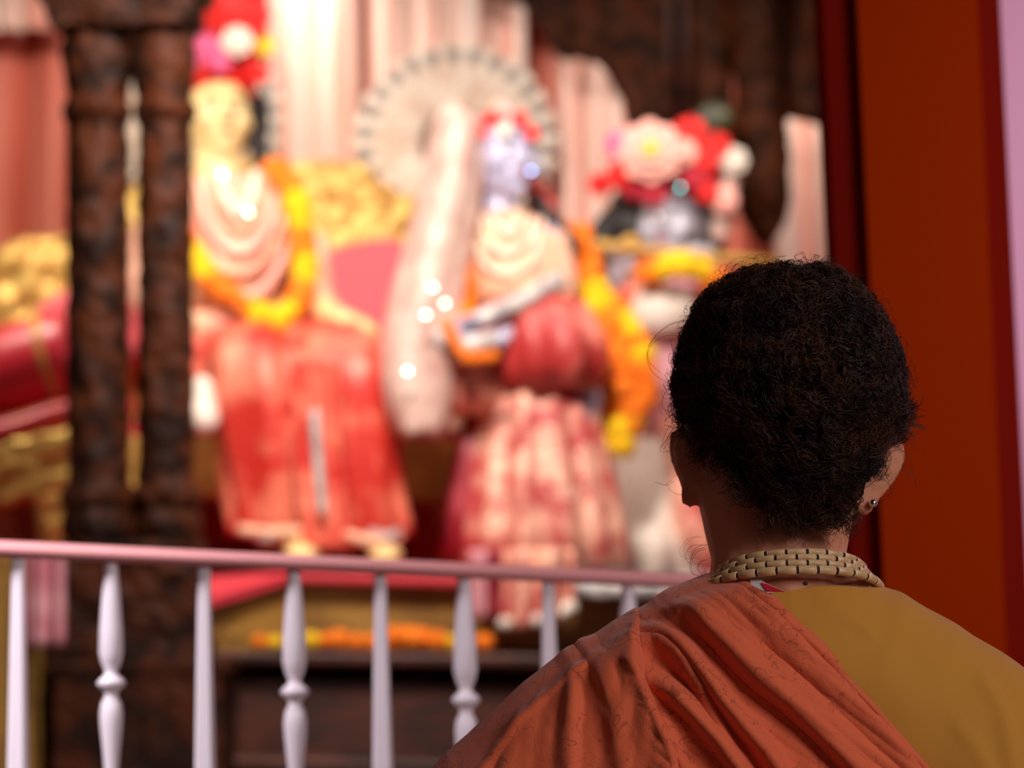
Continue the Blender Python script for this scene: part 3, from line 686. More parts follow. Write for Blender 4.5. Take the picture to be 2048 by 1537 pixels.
# skirt: lap and two draped legs
def leg_drape(name, hip, knee, foot, r0, r1, r2, m, parent, ph):
    rings = []; hip, knee, foot = Vector(hip), Vector(knee), Vector(foot)
    path = resample([hip, hip.lerp(knee, 0.6)+Vector((0, 0, 0.01)), knee, knee.lerp(foot, 0.3)+Vector((0, -0.01, 0)), foot], 26)
    V = []; n = 56
    for i, p in enumerate(path):
        u = i/(len(path)-1); t = (path[min(i+1, 25)]-path[max(i-1, 0)]).normalized()
        s = Vector((1, 0, 0)); f = t.cross(s).normalized(); s = f.cross(t).normalized()
        r = r0+(r1-r0)*min(1, u*2) if u < 0.5 else r1+(r2-r1)*(u-0.5)*2
        for j in range(n):
            a = 2*PI*j/n; pl = 1+0.10*u*math.sin(9*a+ph+1.5*math.sin(2*a)+2*u)+0.04*u*math.sin(17*a+ph)
            pl += 0.22*u*noise.noise(Vector((2.2*math.cos(a)+ph*3, 2.2*math.sin(a), 3.0*u)))
            V.append(p+(s*math.cos(a)*1.0+f*math.sin(a)*0.78)*r*pl)
    V += [path[0], path[-1]]; Fc = grid_faces(len(path), n, True); L = 25*n
    for j in range(n): Fc += [(len(V)-2, (j+1) % n, j), (len(V)-1, L+j, L+(j+1) % n)]
    return fix(mesh(name, V, Fc, m, parent))
leg_drape('skirt_leg', P(470, 700, SY), P(520, 740, SY-0.27), P(545, 1062, SY-0.25), 0.10, 0.100, 0.088, 'skirt_red', A_, 0.3)
leg_drape('skirt_leg', P(600, 700, SY), P(690, 740, SY-0.27), P(733, 1082, SY-0.25), 0.10, 0.100, 0.088, 'skirt_red', A_, 1.7)
blob('skirt_lap', [('e', P(500, 700, SY-0.05), (0.16, 0.14, 0.065)), ('e', P(600, 700, SY-0.12), (0.17, 0.12, 0.06)), ('c', P(380, 720, SY-0.12), P(440, 840, SY-0.22), 0.05, 0.03)], 'skirt_red', A_, 0.008)
cloth = [P(625, 720, SY-0.385), P(634, 800, SY-0.375), P(632, 900, SY-0.37), P(642, 1000, SY-0.37), P(655, 1098, SY-0.37)]
V = []
for i, p in enumerate(resample(cloth, 24)):
    for j in range(13): V.append(p+Vector(((j/12-0.5)*0.10, 0.012*math.sin(j*2.1)+0.05*abs(j/12-0.5), 0.004*math.sin(i))))
o = mesh('skirt_centre_fold', V, grid_faces(24, 13), 'skirt_red', A_); o.modifiers.new('t', 'SOLIDIFY').thickness = 0.006
tube('silver_border', [P(628, 820, SY-0.40), P(634, 900, SY-0.395), P(645, 1030, SY-0.395)], 0.011, 'silver', A_, n=12)
tube('hem_border', [P(478, 1060, SY-0.33), P(540, 1066, SY-0.36), P(610, 1062, SY-0.33)], 0.012, 'creamgold', A_, n=16)
tube('hem_border', [P(690, 1070, SY-0.36), P(740, 1082, SY-0.37), P(800, 1075, SY-0.33)], 0.012, 'creamgold', A_, n=16)
blob('sash_end', [('c', P(405, 770, SY-0.28), P(408, 838, SY-0.30), 0.022, 0.034)], 'white', A_, 0.008)
blob('silk_shawl', [('c', sh(640, 480, 0.04), sh(640, 610, 0.0), 0.02, 0.034), ('c', sh(640, 600, 0.0), sh(690, 640, -0.14), 0.03, 0.02)], 'peach', A_, 0.008)
for px in (535, 770): tube('anklet', [P(px-28, 1068, SY-0.32), P(px, 1076, SY-0.36), P(px+28, 1068, SY-0.32)], 0.012, 'silver', A_, n=12)
for p in ((487, 642, SY-0.17), (445, 350, SY-0.15), (497, 425, SY-0.16)): sparkle(*p, 'stone_w', A_, 0.0045)
garland([(552, 338, SY-0.05), (590, 400, SY-0.1), (604, 480, SY-0.13), (610, 560, SY-0.16), (585, 615, SY-0.2), (545, 638, SY-0.22), (480, 605, SY-0.2), (420, 560, SY-0.18), (380, 505, SY-0.15), (350, 430, SY-0.12), (352, 370, SY-0.06)], 23, 'orange and yellow marigold garland around the golden-faced statue', [(0.16, .05), (0.33, 0.04), (0.47, 0.05), (0.73, 0.05)], 2, 0.35, 1.25)

# ------------------------------------------------------------------ statue B: blue-grey face, standing in the middle
BY = 4.70
B_ = empty('veiled_statue', (P(1060, 1200, BY).x, BY, P(1060, 1180, BY).z), 'blue-grey faced statue in pale pink veil and red brocade skirt', 'statue')
sb = lambda px, py, dy=0.0: P(px, py, BY+dy)
hc = sb(999, 322); rx, rz = M(74, BY), M(88, BY)
hs, ho = statue_head(hc, rx, rz, 0.55)
bodyB = hs+[('c', sb(998, 380), sb(1000, 450), M(38, BY), M(46, BY)), ('e', sb(1025, 520, 0.02), (M(88, BY), 0.075, M(100, BY))), ('e', sb(1060, 680, 0.02), (M(95, BY), 0.09, M(110, BY))),
    ('c', sb(960, 470), sb(915, 600, -0.02), M(32, BY), M(26, BY)), ('c', sb(915, 600, -0.02), sb(880, 665, -0.14), M(26, BY), M(19, BY)),
    ('c', sb(1095, 480), sb(1112, 590), M(34, BY), M(28, BY)), ('c', sb(1112, 590), sb(985, 690, -0.16), M(28, BY), M(19, BY)),
    ('c', sb(1040, 800), sb(1050, 1070), 0.09, 0.05), ('c', sb(1120, 800), sb(1120, 1070), 0.09, 0.05)]
bodyB += hand(sb(880, 665, -0.14), Vector((0.6, -0.7, -0.1)), (0.3, 0, 1), 0.12, 0.35)
bodyB += hand(sb(985, 690, -0.16), Vector((-0.9, -0.4, 0.0)), (0, 0, 1), 0.12, 0.35, -1)
blob('body', bodyB, 'blueface', B_, 0.006, 3)
eyes(ho, rx, rz, B_)
blob('hair', [('e', ho(-0.1, 0.30, 0.22), (rx*1.08, rx*1.05, rz*1.0)), ('c', sb(1070, 400, 0.05), sb(1145, 490, 0.06), 0.02, 0.022)], 'blackhair', B_, 0.008)
V = []; vl = [((893, 222), (950, 232)), ((880, 260), (952, 300)), ((868, 320), (948, 370)), ((855, 390), (938, 440)), ((838, 450), (925, 510)), ((818, 520), (912, 580)), ((795, 600), (905, 650)), ((776, 690), (885, 730)), ((778, 770), (890, 800)), ((795, 830), (880, 850)), ((820, 868), (860, 868))]
for i, (a, b) in enumerate(vl):
    for j in range(15):
        t = j/14; V.append(sb(a[0]+(b[0]-a[0])*t, a[1]+(b[1]-a[1])*t, -0.06-0.07*math.sin(PI*t)+0.010*math.sin(9*t+i*0.3)-0.1*min(i, 7)/10))
o = mesh('veil', V, grid_faces(len(vl), 15), 'veil', B_); s = o.modifiers.new('s', 'SUBSURF'); s.levels = 1; s.render_levels = 1; o.modifiers.new('t', 'SOLIDIFY').thickness = 0.02
blob('veil_hood', [('c', sb(908, 228, 0.03), sb(900, 420, 0.02), 0.030, 0.030)], 'veil', B_, 0.008)
blob('red_veil', [('c', sb(1068, 370, 0.09), sb(1085, 430, 0.08), 0.024, 0.038), ('c', sb(1085, 430, 0.08), sb(1125, 480, 0.08), 0.03, 0.02)], 'redveil', B_, 0.008)
loft('bodice', [(sb(1005, 425, 0.0), 0.045, 0.045), (sb(1020, 455, 0.0), 0.085, 0.07), (sb(1027, 510, 0.0), 0.104, 0.092), (sb(1032, 570, 0.0), 0.10, 0.10, .02, 9), (sb(1045, 625, 0.0), 0.10, 0.10, .02, 9)], 'creamgold', B_, n=56)
for a, b, c in (((962, 470), (918, 590), (895, 640)), ((1095, 478), (1116, 580), (1060, 640))):
    tube('sleeve', [sb(*a, -0.0), sb(*b, -0.02), sb(*c, -0.10)], (0.044, 0.034), 'peach', B_, n=16, k=16)
tube('sash', [sb(1118, 560, -0.06), sb(1040, 605, -0.14), sb(960, 640, -0.17), (sb(905, 672, -0.18))], 0.020, 'silver', B_, n=20, k=12)
tube('sash', [sb(860, 668, -0.17), sb(930, 690, -0.20), sb(990, 680, -0.18)], 0.020, 'silver', B_, n=14, k=12)
for (w, yb, r) in ((30, 468, 0.006), (48, 505, 0.005), (66, 545, 0.004)):
    tube('necklace_strand', [sb(1010-w, 430, -0.05), sb(1012-w*.7, yb-22, -0.10), sb(1015, yb, -0.115), sb(1018+w*.7, yb-22, -0.10), sb(1020+w, 435, -0.05)], r, 'pearl', B_, n=28, k=8)
blob('crown', [('e', ho(0, 0.1, 0.86), (rx*0.95, rx*0.9, rz*0.22)), ('c', ho(0.0, -0.55, 0.75), ho(0, -0.4, 1.25), 0.018, 0.008)], 'silver', B_, 0.006)
for (px, py, r, m) in ((955, 266, 20, 'redflower'), (982, 236, 16, 'redflower'), (1038, 238, 18, 'redflower'), (1064, 268, 17, 'redflower'), (1008, 262, 17, 'whitepetal'), (1000, 214, 14, 'palepink')):
    petal_flower('headdress_flower', sb(px, py, -0.085), M(r, BY), m, B_, None, 7, 2)
# upper skirt (full, tucked) and long pleated lower skirt
loft('upper_skirt', [(sb(1045, 585, 0.0), 0.09, 0.09, 0.03, 10), (sb(1068, 620, -0.01), 0.115, 0.12, .05, 10), (sb(1085, 680, -0.02), 0.130, 0.145, .05, 10), (sb(1092, 740, -0.02), 0.128, 0.15, .05, 10), (sb(1094, 775, -0.02), 0.112, 0.13, .05, 10), (sb(1090, 790, -0.02), 0.08, 0.09, .03, 10)], 'rose_silk', B_, n=110)
loft('left_tuck', [(sb(940, 700, -0.04), 0.045, 0.05), (sb(938, 740, -0.05), 0.075, 0.08, .06, 7), (sb(936, 790, -0.05), 0.078, 0.08, .06, 7), (sb(935, 830, -0.05), 0.05, 0.05, .05, 7)], 'skirt_pink', B_, n=60)
loft('lower_skirt', [(sb(1075, 770, 0.0), 0.105, 0.10, .04, 13), (sb(1078, 850, 0.0), 0.125, 0.115, .05, 13), (sb(1082, 960, 0.0), 0.148, 0.13, .06, 13), (sb(1088, 1060, 0.0), 0.163, 0.145, .07, 13), (sb(1090, 1135, 0.0), 0.17, 0.15, .07, 13)], 'skirt_pink', B_, n=150)
loft('skirt_side_panel', [(sb(960, 830, 0.02), 0.035, 0.06, .08, 5), (sb(950, 920, 0.02), 0.045, 0.07, .1, 5), (sb(940, 1020, 0.02), 0.052, 0.08, .1, 5), (sb(932, 1120, 0.02), 0.055, 0.08, .1, 5)], 'maroon', B_, n=70)
V = []
for i in range(12):
    v = i/11; a, b = P(1006-8*v, 1100+150*v, 4.425-0.02*v), P(1150-2*v, 1100+118*v, 4.425-0.02*v)
    for j in range(25):
        t = j/24; p = a.lerp(b, t); V.append(p+Vector((0, 0.014*math.sin(t*16)-0.03*math.sin(PI*t), -0.02*math.sin(PI*t)*v)))
o = mesh('skirt_train', V, grid_faces(12, 25), 'skirt_pink', B_); o.modifiers.new('t', 'SOLIDIFY').thickness = 0.006
tube('white_hem', [P(1000, 1248, 4.41), P(1060, 1244, 4.39), P(1110, 1232, 4.39), P(1146, 1212, 4.41)], 0.014, 'white', B_, n=20)
for (xa, xb, m) in ((938, 972, 'mauve'), (972, 1000, 'maroon')):
    V = []
    for i in range(8):
        for j in range(9): V.append(P(xa+(xb-xa)*j/8, 1100+142*i/7, 4.41+0.01*math.sin(j*1.5)))
    o = mesh('skirt_ribbon', V, grid_faces(8, 9), m, B_); o.modifiers.new('t', 'SOLIDIFY').thickness = 0.004
for p in ((917, 341, BY-0.12), (865, 575, BY-0.24), (890, 607, BY-0.24), (852, 630, BY-0.26), (815, 743, BY-0.27)): sparkle(*p, 'stone_w', B_, 0.0048)
sparkle(1061, 342, BY-0.12, 'stone_b', B_, 0.0042)
for i in range(26):
    x = random.uniform(1010, 1190); y = random.uniform(850, 1110); sparkle(x, y, BY-0.165, 'stone_w', B_, 0.0017)
garland([(948, 430, BY-0.02), (932, 480, BY-0.08), (936, 540, BY-0.1), (940, 600, BY-0.1), (928, 640, BY-0.15)], 17, 'thin marigold garland at the left side of the blue-faced statue', [(0.3, .12)], 1)
garland([(896, 652, BY-0.21), (930, 712, BY-0.22), (985, 714, BY-0.22)], 15, 'short orange marigold bracelet string at the veiled statue hands', [(0.1, .01)], 1)
# ------------------------------------------------------------------ statue C: flute player
KY = 5.06
K_ = empty('flute_player_statue', (P(1340, 1200, KY).x, KY, P(1340, 1180, KY).z), 'silver-faced black-haired statue playing a golden flute under a flower headdress', 'statue')
sk = lambda px, py, dy=0.0: P(px, py, KY+dy)
hc = sk(1338, 452); rx, rz = M(64, KY), M(80, KY)
hs, ho = statue_head(hc, rx, rz, -0.25)
bodyC = hs+[('c', sk(1340, 500), sk(1345, 570), M(36, KY), M(42, KY)), ('e', sk(1350, 640, 0.02), (M(90, KY), 0.08, M(95, KY))), ('e', sk(1350, 790, 0.02), (M(88, KY), 0.09, M(110, KY))),
    ('c', sk(1285, 610), sk(1225, 640, -0.06), M(32, KY), M(26, KY)), ('c', sk(1225, 640, -0.06), sk(1235, 550, -0.14), M(26, KY), M(18, KY)),
    ('c', sk(1415, 610), sk(1470, 650, -0.06), M(32, KY), M(26, KY)), ('c', sk(1470, 650, -0.06), sk(1430, 560, -0.14), M(26, KY), M(18, KY)),
    ('c', sk(1320, 900), sk(1310, 1070), 0.08, 0.05), ('c', sk(1380, 900), sk(1390, 1070), 0.08, 0.05)]
bodyC += hand(sk(1235, 550, -0.14), Vector((0.15, -0.25, 0.9)), (0.7, 0.5, 0), 0.12, 0.7)
bodyC += hand(sk(1430, 560, -0.14), Vector((-0.2, -0.25, 0.9)), (-0.7, 0.5, 0), 0.12, 0.7, -1)
blob('body', bodyC, 'silverface', K_, 0.006, 3)
eyes(ho, rx, rz, K_)
blob('hair', [('e', sk(1330, 420, 0.10), (M(120, KY), 0.09, M(75, KY))), ('c', sk(1240, 440, 0.02), sk(1195, 490, -0.0), 0.045, 0.04), ('c', sk(1195, 490), sk(1215, 570, 0.0), 0.04, 0.028), ('c', sk(1420, 440, 0.02), sk(1420, 520, 0.02), 0.045, 0.035), ('e', sk(1270, 455, 0.02), (0.04, 0.05, 0.06))], 'blackhair', K_, 0.008)
for (px, py, r, m, dy, core) in ((1300, 306, 66, 'palepink', -0.13, 'yellowcore'), (1240, 292, 32, 'hotpink', -0.08, None), (1246, 352, 34, 'redflower', -0.10, None), (1380, 268, 36, 'redflower', -0.09, None), (1402, 320, 40, 'redflower', -0.08, None), (1308, 388, 28, 'crimson', -0.12, None), (1366, 306, 30, 'palepink', -0.11, None), (1412, 384, 26, 'redflower', -0.09, None), (1466, 322, 30, 'whitepetal', -0.05, None), (1446, 400, 30, 'palepink', -0.07, None), (1200, 370, 26, 'redflower', -0.05, None), (1436, 290, 26, 'redflower', -0.06, None), (1384, 360, 24, 'crimson', -0.1, None), (1270, 380, 24, 'crimson', -0.1, None)):
    petal_flower('headdress_flower', P(px, py, KY+dy), M(r, KY), m, K_, core, 8, 3)
blob('turban', [('e', sk(1330, 350, 0.02), (M(115, KY), 0.09, M(62, KY)))], 'crimson', K_, 0.008)
blob('side_tassel', [('c', sk(1462, 340, -0.02), sk(1440, 470, -0.02), 0.026, 0.024)], 'veil', K_, 0.008)
blob('peacock_feather', [('e', sk(1430, 232, 0.0), (0.045, 0.012, 0.035)), ('c', sk(1430, 240), sk(1400, 320), 0.006, 0.005)], 'feather', K_, 0.005)
loft('tunic', [(sk(1345, 560, 0.0), 0.045, 0.045), (sk(1348, 590, 0.0), 0.095, 0.075), (sk(1350, 660, 0.0), 0.105, 0.095), (sk(1350, 740, 0.0), 0.105, 0.10, .03, 9), (sk(1350, 830, 0.0), 0.12, 0.11, .04, 9), (sk(1350, 900, 0.0), 0.13, 0.12, .05, 9)], 'mauve', K_, n=80)
blob('puff_sleeve', [('e', sk(1330, 622, -0.12), (0.078, 0.06, 0.062)), ('e', sk(1300, 610, -0.12), (0.04, 0.05, 0.05))], 'white', K_, 0.008)
blob('red_sleeve', [('c', sk(1300, 590, -0.09), sk(1235, 590, -0.12), 0.034, 0.026), ('c', sk(1400, 600, -0.06), sk(1460, 620, -0.1), 0.034, 0.026)], 'skirt_red', K_, 0.008)
loft('white_skirt', [(sk(1330, 880, -0.02), 0.10, 0.10, .05, 11), (sk(1318, 980, -0.02), 0.13, 0.13, .06, 11), (sk(1305, 1070, -0.02), 0.16, 0.15, .07, 11), (sk(1300, 1160, -0.02), 0.185, 0.17, .07, 11)], 'white', K_, n=130)
loft('red_overskirt', [(sk(1370, 840, -0.03), 0.095, 0.12, .05, 9), (sk(1385, 950, -0.03), 0.115, 0.14, .06, 9), (sk(1410, 1050, -0.03), 0.13, 0.16, .07, 9), (sk(1440, 1125, -0.03), 0.14, 0.18, .07, 9)], 'skirt_pink', K_, n=110)
zA, zB = P(585, 1146, 4.46), P(1900, 1176, 4.46)
ztop = lambda x: zA.z+(zB.z-zA.z)*(x-zA.x)/(zB.x-zA.x)
V = []
for (yy, dz) in ((4.92, 0.014), (4.75, 0.012), (4.58, 0.012), (4.47, 0.012), (4.44, 0.004), (4.432, -0.018), (4.43, -0.034)):
    for j in range(31):
        x = P(1150, 1180, 4.44).x+(P(1440, 1180, 4.44).x-P(1150, 1180, 4.44).x)*j/30
        V.append((x, yy-0.004*abs(math.sin(j*0.9)), ztop(x)+dz+0.003*math.sin(j*0.9)))
o = mesh('skirt_train', V, grid_faces(7, 31), 'silver', K_); o.modifiers.new('t', 'SOLIDIFY').thickness = 0.003
sparkle(1361, 375, KY-0.16, 'stone_c', K_, 0.0042); sparkle(1325, 1065, KY-0.22, 'stone_w', K_, 0.004)
sparkle(1318, 432, KY-0.1, 'stone_w', K_, 0.003)
fl = empty('flute', P(1370, 508, KY-0.2), 'golden flute held sideways at the silver-faced statue lips', 'flute')
tube('pipe', [P(1188, 490, KY-0.20), P(1565, 528, KY-0.20)], 0.0105, 'gold_plain', fl, k=16)
blob('tip', [('e', P(1205, 492, KY-0.20), (0.026, 0.016, 0.014)), ('e', P(1262, 482, KY-0.20), (0.024, 0.016, 0.014))], 'gold_plain', fl, 0.005)
GY = 4.98
garland([(1140, 470, GY-0.12), (1160, 530, GY-0.16), (1190, 600, GY-0.20), (1215, 680, GY-0.22), (1235, 760, GY-0.24), (1242, 830, GY-0.24), (1236, 885, GY-0.24)], 27, 'thick hanging marigold garland between the two standing statues', [(0.34, .05), (0.99, .07)], 3, 0.75, 1.2)
garland([(1225, 620, GY-0.20), (1262, 660, GY-0.22), (1288, 720, GY-0.24), (1290, 790, GY-0.24), (1262, 850, GY-0.24)], 22, 'marigold garland loop ending beside the flute player skirt', [(0.12, .12), (0.42, .08)], 2, 0.4, 1.2)
garland([(1300, 548, KY-0.20), (1340, 534, KY-0.22), (1385, 532, KY-0.22), (1428, 560, KY-0.2)], 24, 'marigold garland bunched below the golden flute', [(0.5, .26)], 2, 0.4, 1.2)

# loose flowers along the platform front
spots = [(520, 1250, 15, 'o'), (548, 1252, 15, 'y'), (622, 1256, 18, 'y'), (652, 1258, 18, 'o'), (680, 1252, 20, 'o'), (712, 1258, 17, 'o'), (742, 1256, 17, 'o'), (790, 1250, 24, 'o'), (818, 1246, 26, 'o'), (846, 1254, 22, 'o'), (876, 1260, 20, 'o'), (900, 1264, 16, 'y'), (940, 1262, 18, 'o'), (968, 1264, 19, 'o')]
for i, (px, py, r, k) in enumerate(spots):
    q = P(px, py, 4.385+0.03*(i % 2)); o = put(MG_O if k == 'o' else MG_Y, 'marigold', q, r*4.4/F)
    zl_ = P(px, 1292+(px+320)*30/2240.0, 4.30).z; o.location.z = zl_+r*4.4/F*1.12
    ordn = ['first', 'second', 'third', 'fourth', 'fifth', 'sixth', 'seventh', 'eighth', 'ninth', 'tenth', 'eleventh', 'twelfth', 'thirteenth', 'last'][i]
    tag(o, '%s marigold head, %s from the left in the ledge row' % ('orange' if k == 'o' else 'yellow', ordn) if i < 13 else 'orange marigold head at the right end of the ledge row', 'flower', 'loose marigolds on the wooden ledge')
for px in (440, 466):
    q = P(px, 1250, 4.4); r = 0.012; zz = P(px, 1292+(px+320)*30/2240.0, 4.30).z
    o = lathe('brass_lamp', (q.x, 4.4, zz), [(0.010, 0), (0.006, 0.008), (0.005, 0.018), (0.014, 0.026), (0.016, 0.036), (0.004, 0.038)], 'gold', None, n=16)
    tag(o, 'tiny brass oil lamp on the ledge, %s' % ('nearest the carved pillar' if px == 440 else 'nearest the row of marigolds'), 'oil lamp', 'tiny brass lamps on the ledge')

# ================================================================== the person
Y0 = 1.97
Lsil = [(830, 1900), (800, 1750), (820, 1630), (850, 1575), (879, 1540), (900, 1517), (945, 1478), (991, 1434), (1055, 1375), (1114, 1331), (1134, 1311), (1155, 1302), (1165, 1290), (1196, 1281), (1231, 1258), (1275, 1235), (1298, 1221), (1333, 1194), (1377, 1176), (1420, 1160)]
Rsil = [(1700, 1150), (1764, 1181), (1799, 1191), (1844, 1219), (1906, 1252), (1944, 1278), (2001, 1311), (2048, 1345), (2105, 1398), (2150, 1470), (2180, 1560), (2195, 1700), (2180, 1900)]
VIRT = Lsil+[(1490, 1134), (1560, 1122), (1630, 1130)]+Rsil
Vw = PA(VIRT, Y0)[:, [0, 2]]
def dist_to(poly, q):
    best = np.full(len(q), 9.0)
    for a, b in zip(poly[:-1], poly[1:]):
        ab = b-a; t = np.clip(((q-a) @ ab)/(ab @ ab), 0, 1)
        best = np.minimum(best, np.linalg.norm(q-(a+t[:, None]*ab), axis=1))
    return best
def Fdep(D): 
    R = 0.105
    return 0.088*np.sqrt(np.clip(1-(1-np.minimum(D/R, 1))**2, 0, 1))+0.06*np.maximum(D-0.05, 0)
def on_surface(px):
    px = np.asarray(px, float); y = np.full(len(px), Y0)
    for _ in range(5):
        w = PA(px, y); y = Y0-Fdep(dist_to(Vw, w[:, [0, 2]]))
    return PA(px, y)
def dense(pts, n):
    return np.array([[q.x, q.y] for q in resample([Vector((a, b, 0)) for a, b in pts], n)])
def rows_grid(Lp, Rp, nr, nc):
    """surface points on the back, rows run from the left curve to the right curve"""
    a, b = dense(Lp, nr), dense(Rp, nr); s = np.linspace(0, 1, nc)
    return a, b, s
def cloth_surface(Lp, Rp, nr, nc, ease_l=True, ease_r=True, offset=0.0, fold=None, front=0):
    a, b = dense(Lp, nr), dense(Rp, nr); s = np.linspace(0, 1, nc)
    if ease_l and ease_r: s = 0.5-0.5*np.cos(PI*s)
    elif ease_l: s = 1-np.cos(PI*s/2)
    px = a[:, None, :]*(1-s)[None, :, None]+b[:, None, :]*s[None, :, None]
    flat = px.reshape(-1, 2); q = on_surface(flat).reshape(nr, nc, 3)
    if front:
        qf = q[:, 1:front+1, :].copy(); qf[:, :, 1] = Y0+(Y0-qf[:, :, 1])*0.9; q = np.concatenate([qf[:, ::-1, :], q], 1)
        pf = px[:, 1:front+1, :][:, ::-1, :]; px = np.concatenate([pf, px], 1)
    gi, gj = np.gradient(q, axis=0), np.gradient(q, axis=1)
    nrm = np.cross(gi, gj); ln = np.linalg.norm(nrm, axis=2, keepdims=True); nrm = nrm/np.maximum(ln, 1e-9)
    if nrm[nr//2, -nc//3, 1] > 0: nrm = -nrm
    # smooth normals a little
    for _ in range(3):
        nrm[1:-1, 1:-1] = (nrm[1:-1, 1:-1]*2+nrm[:-2, 1:-1]+nrm[2:, 1:-1]+nrm[1:-1, :-2]+nrm[1:-1, 2:])/6
    nrm /= np.maximum(np.linalg.norm(nrm, axis=2, keepdims=True), 1e-9)
    d = np.full(q.shape[:2], offset)
    Ds = dist_to(Vw, q[:, :, [0, 2]].reshape(-1, 2)).reshape(q.shape[:2]); Ds = np.clip(Ds/0.04, 0, 1); Ds = 0.12+0.88*Ds*Ds*(3-2*Ds)
    if fold is not None:
        f = fold(px.reshape(-1, 2)).reshape(q.shape[:2])
        if front: f[:, :front] *= 0.3
        d = d*np.clip(Ds*1.5, 0.4, 1)+np.maximum(f, -0.004)*Ds
    return q+nrm*d[:, :, None], px

# fold lines of the shawl, traced as ridges that fan out from the shoulder: (points, height m, width left, width right)
def ridge(p, line, h, wl, wr, ends=True):
    a = np.array(line, float); best = np.full(len(p), 1e9); sg = np.zeros(len(p)); tt = np.zeros(len(p)); L = 0
    seg = np.linalg.norm(np.diff(a, axis=0), axis=1); tot = seg.sum()
    for k in range(len(a)-1):
        ab = a[k+1]-a[k]; t = np.clip(((p-a[k]) @ ab)/(ab @ ab), 0, 1); c = a[k]+t[:, None]*ab; v = p-c; dd = np.linalg.norm(v, axis=1)
        m = dd < best; best[m] = dd[m]; sg[m] = np.sign(ab[0]*v[m, 1]-ab[1]*v[m, 0]); tt[m] = (L+t[m]*seg[k])/tot; L += seg[k]
    w = np.where(sg > 0, wr, wl); g = h*np.exp(-(best/w)**2)
    if ends: g *= np.clip(tt*8, 0.35, 1)
    return g
RIDGES = [
    (dense([(1290, 1238), (1340, 1228), (1385, 1240), (1420, 1272), (1462, 1315), (1514, 1362), (1567, 1401), (1625, 1458), (1690, 1525), (1760, 1610)], 26), 0.011, 34, 11),
    (dense([(1284, 1270), (1330, 1278), (1372, 1306), (1405, 1345), (1441, 1397), (1480, 1447), (1529, 1504), (1570, 1560), (1620, 1640)], 22), 0.011, 15, 12),
    (dense([(1284, 1292), (1330, 1296), (1372, 1330), (1400, 1380), (1425, 1430), (1455, 1490), (1500, 1560)], 18), 0.008, 12, 16),
    (dense([(1284, 1360), (1330, 1385), (1385, 1430), (1430, 1478), (1480, 1545), (1530, 1620)], 18), 0.012, 20, 12),
    (dense([(1288, 1385), (1320, 1430), (1345, 1490), (1370, 1560), (1390, 1640)], 14), 0.0045, 12, 12),
    (dense([(1440, 1172), (1490, 1205), (1540, 1250), (1600, 1305), (1650, 1350), (1720, 1418), (1797, 1502), (1870, 1600)], 22), 0.006, 16, 26),
    (dense([(1478, 1176), (1530, 1216), (1585, 1268), (1640, 1318), (1690, 1372), (1745, 1428), (1800, 1490), (1870, 1575)], 22), 0.005, 14, 8),
    (dense([(1400, 1192), (1460, 1232), (1520, 1290), (1590, 1350), (1660, 1420), (1740, 1510), (1810, 1600)], 22), 0.003, 30, 34),
    (dense([(1155, 1308), (1158, 1400), (1150, 1500), (1140, 1640)], 12), 0.005, 12, 22),
    (dense([(1200, 1290), (1222, 1380), (1240, 1480), (1250, 1640)], 12), 0.004, 24, 16),
    (dense([(1236, 1292), (1180, 1345), (1110, 1400), (1050, 1462), (985, 1545)], 14), 0.0035, 7, 12),
    (dense([(1060, 1380), (1050, 1460), (1020, 1560)], 10), 0.003, 20, 20),
    (dense([(1160, 1296), (1120, 1330), (1080, 1370)], 8), 0.003, 8, 12)]
edge = dense([(1276, 1226), (1278, 1262), (1279, 1310), (1284, 1350), (1298, 1400), (1318, 1450), (1338, 1500), (1352, 1560), (1366, 1640)], 24)
VALLEYS = [(dense([(1330, 1254), (1392, 1278), (1450, 1334), (1510, 1392), (1590, 1450), (1660, 1520)], 16), -0.006, 16, 18),
           (dense([(1310, 1330), (1370, 1372), (1420, 1420), (1468, 1480), (1520, 1550)], 14), -0.006, 14, 14)]
def extend(l):
    d = l[-1]-l[-3]; d = d/np.linalg.norm(d); return np.concatenate([l, [l[-1]+d*120, l[-1]+d*240, l[-1]+d*360]])
RIDGES = [(extend(l), h, a, b) if l[-1][1] > 1540 else (l, h, a, b) for l, h, a, b in RIDGES]
VALLEYS = [(extend(l), h, a, b) for l, h, a, b in VALLEYS]; edge = extend(edge)
def shawl_fold(p):
    f = np.zeros(len(p))
    for l, h, a, b in [(l_, h_*1.5, a_, b_) for l_, h_, a_, b_ in RIDGES]: f = np.maximum(f, ridge(p, l, h, a, b)) if h > 0.007 else f+ridge(p, l, h, a, b)
    for l, h, a, b in VALLEYS: f += ridge(p, l, h, a, b)
    f += ridge(p, edge, 0.015, 4, 75, False)
    rgt = 1/(1+np.exp(-(p[:, 0]-1285-0.12*(p[:, 1]-1240))/8))
    n = np.array([noise.noise(Vector((x/60, y/60, 0)))*0.0012+noise.noise(Vector((x/22, y/22, 3)))*0.0004
        +g*(noise.noise(Vector(((x*0.62-y*0.78)/15, (x*0.78+y*0.62)/130, 9)))*0.0022+noise.noise(Vector(((x*0.66-y*0.75)/34, (x*0.75+y*0.66)/220, 4)))*0.003)
        +(1-g)*noise.noise(Vector(((x*0.9+y*0.25)/22, (y*0.9)/160, 2)))*0.002 for (x, y), g in zip(p, rgt)])
    return f+n
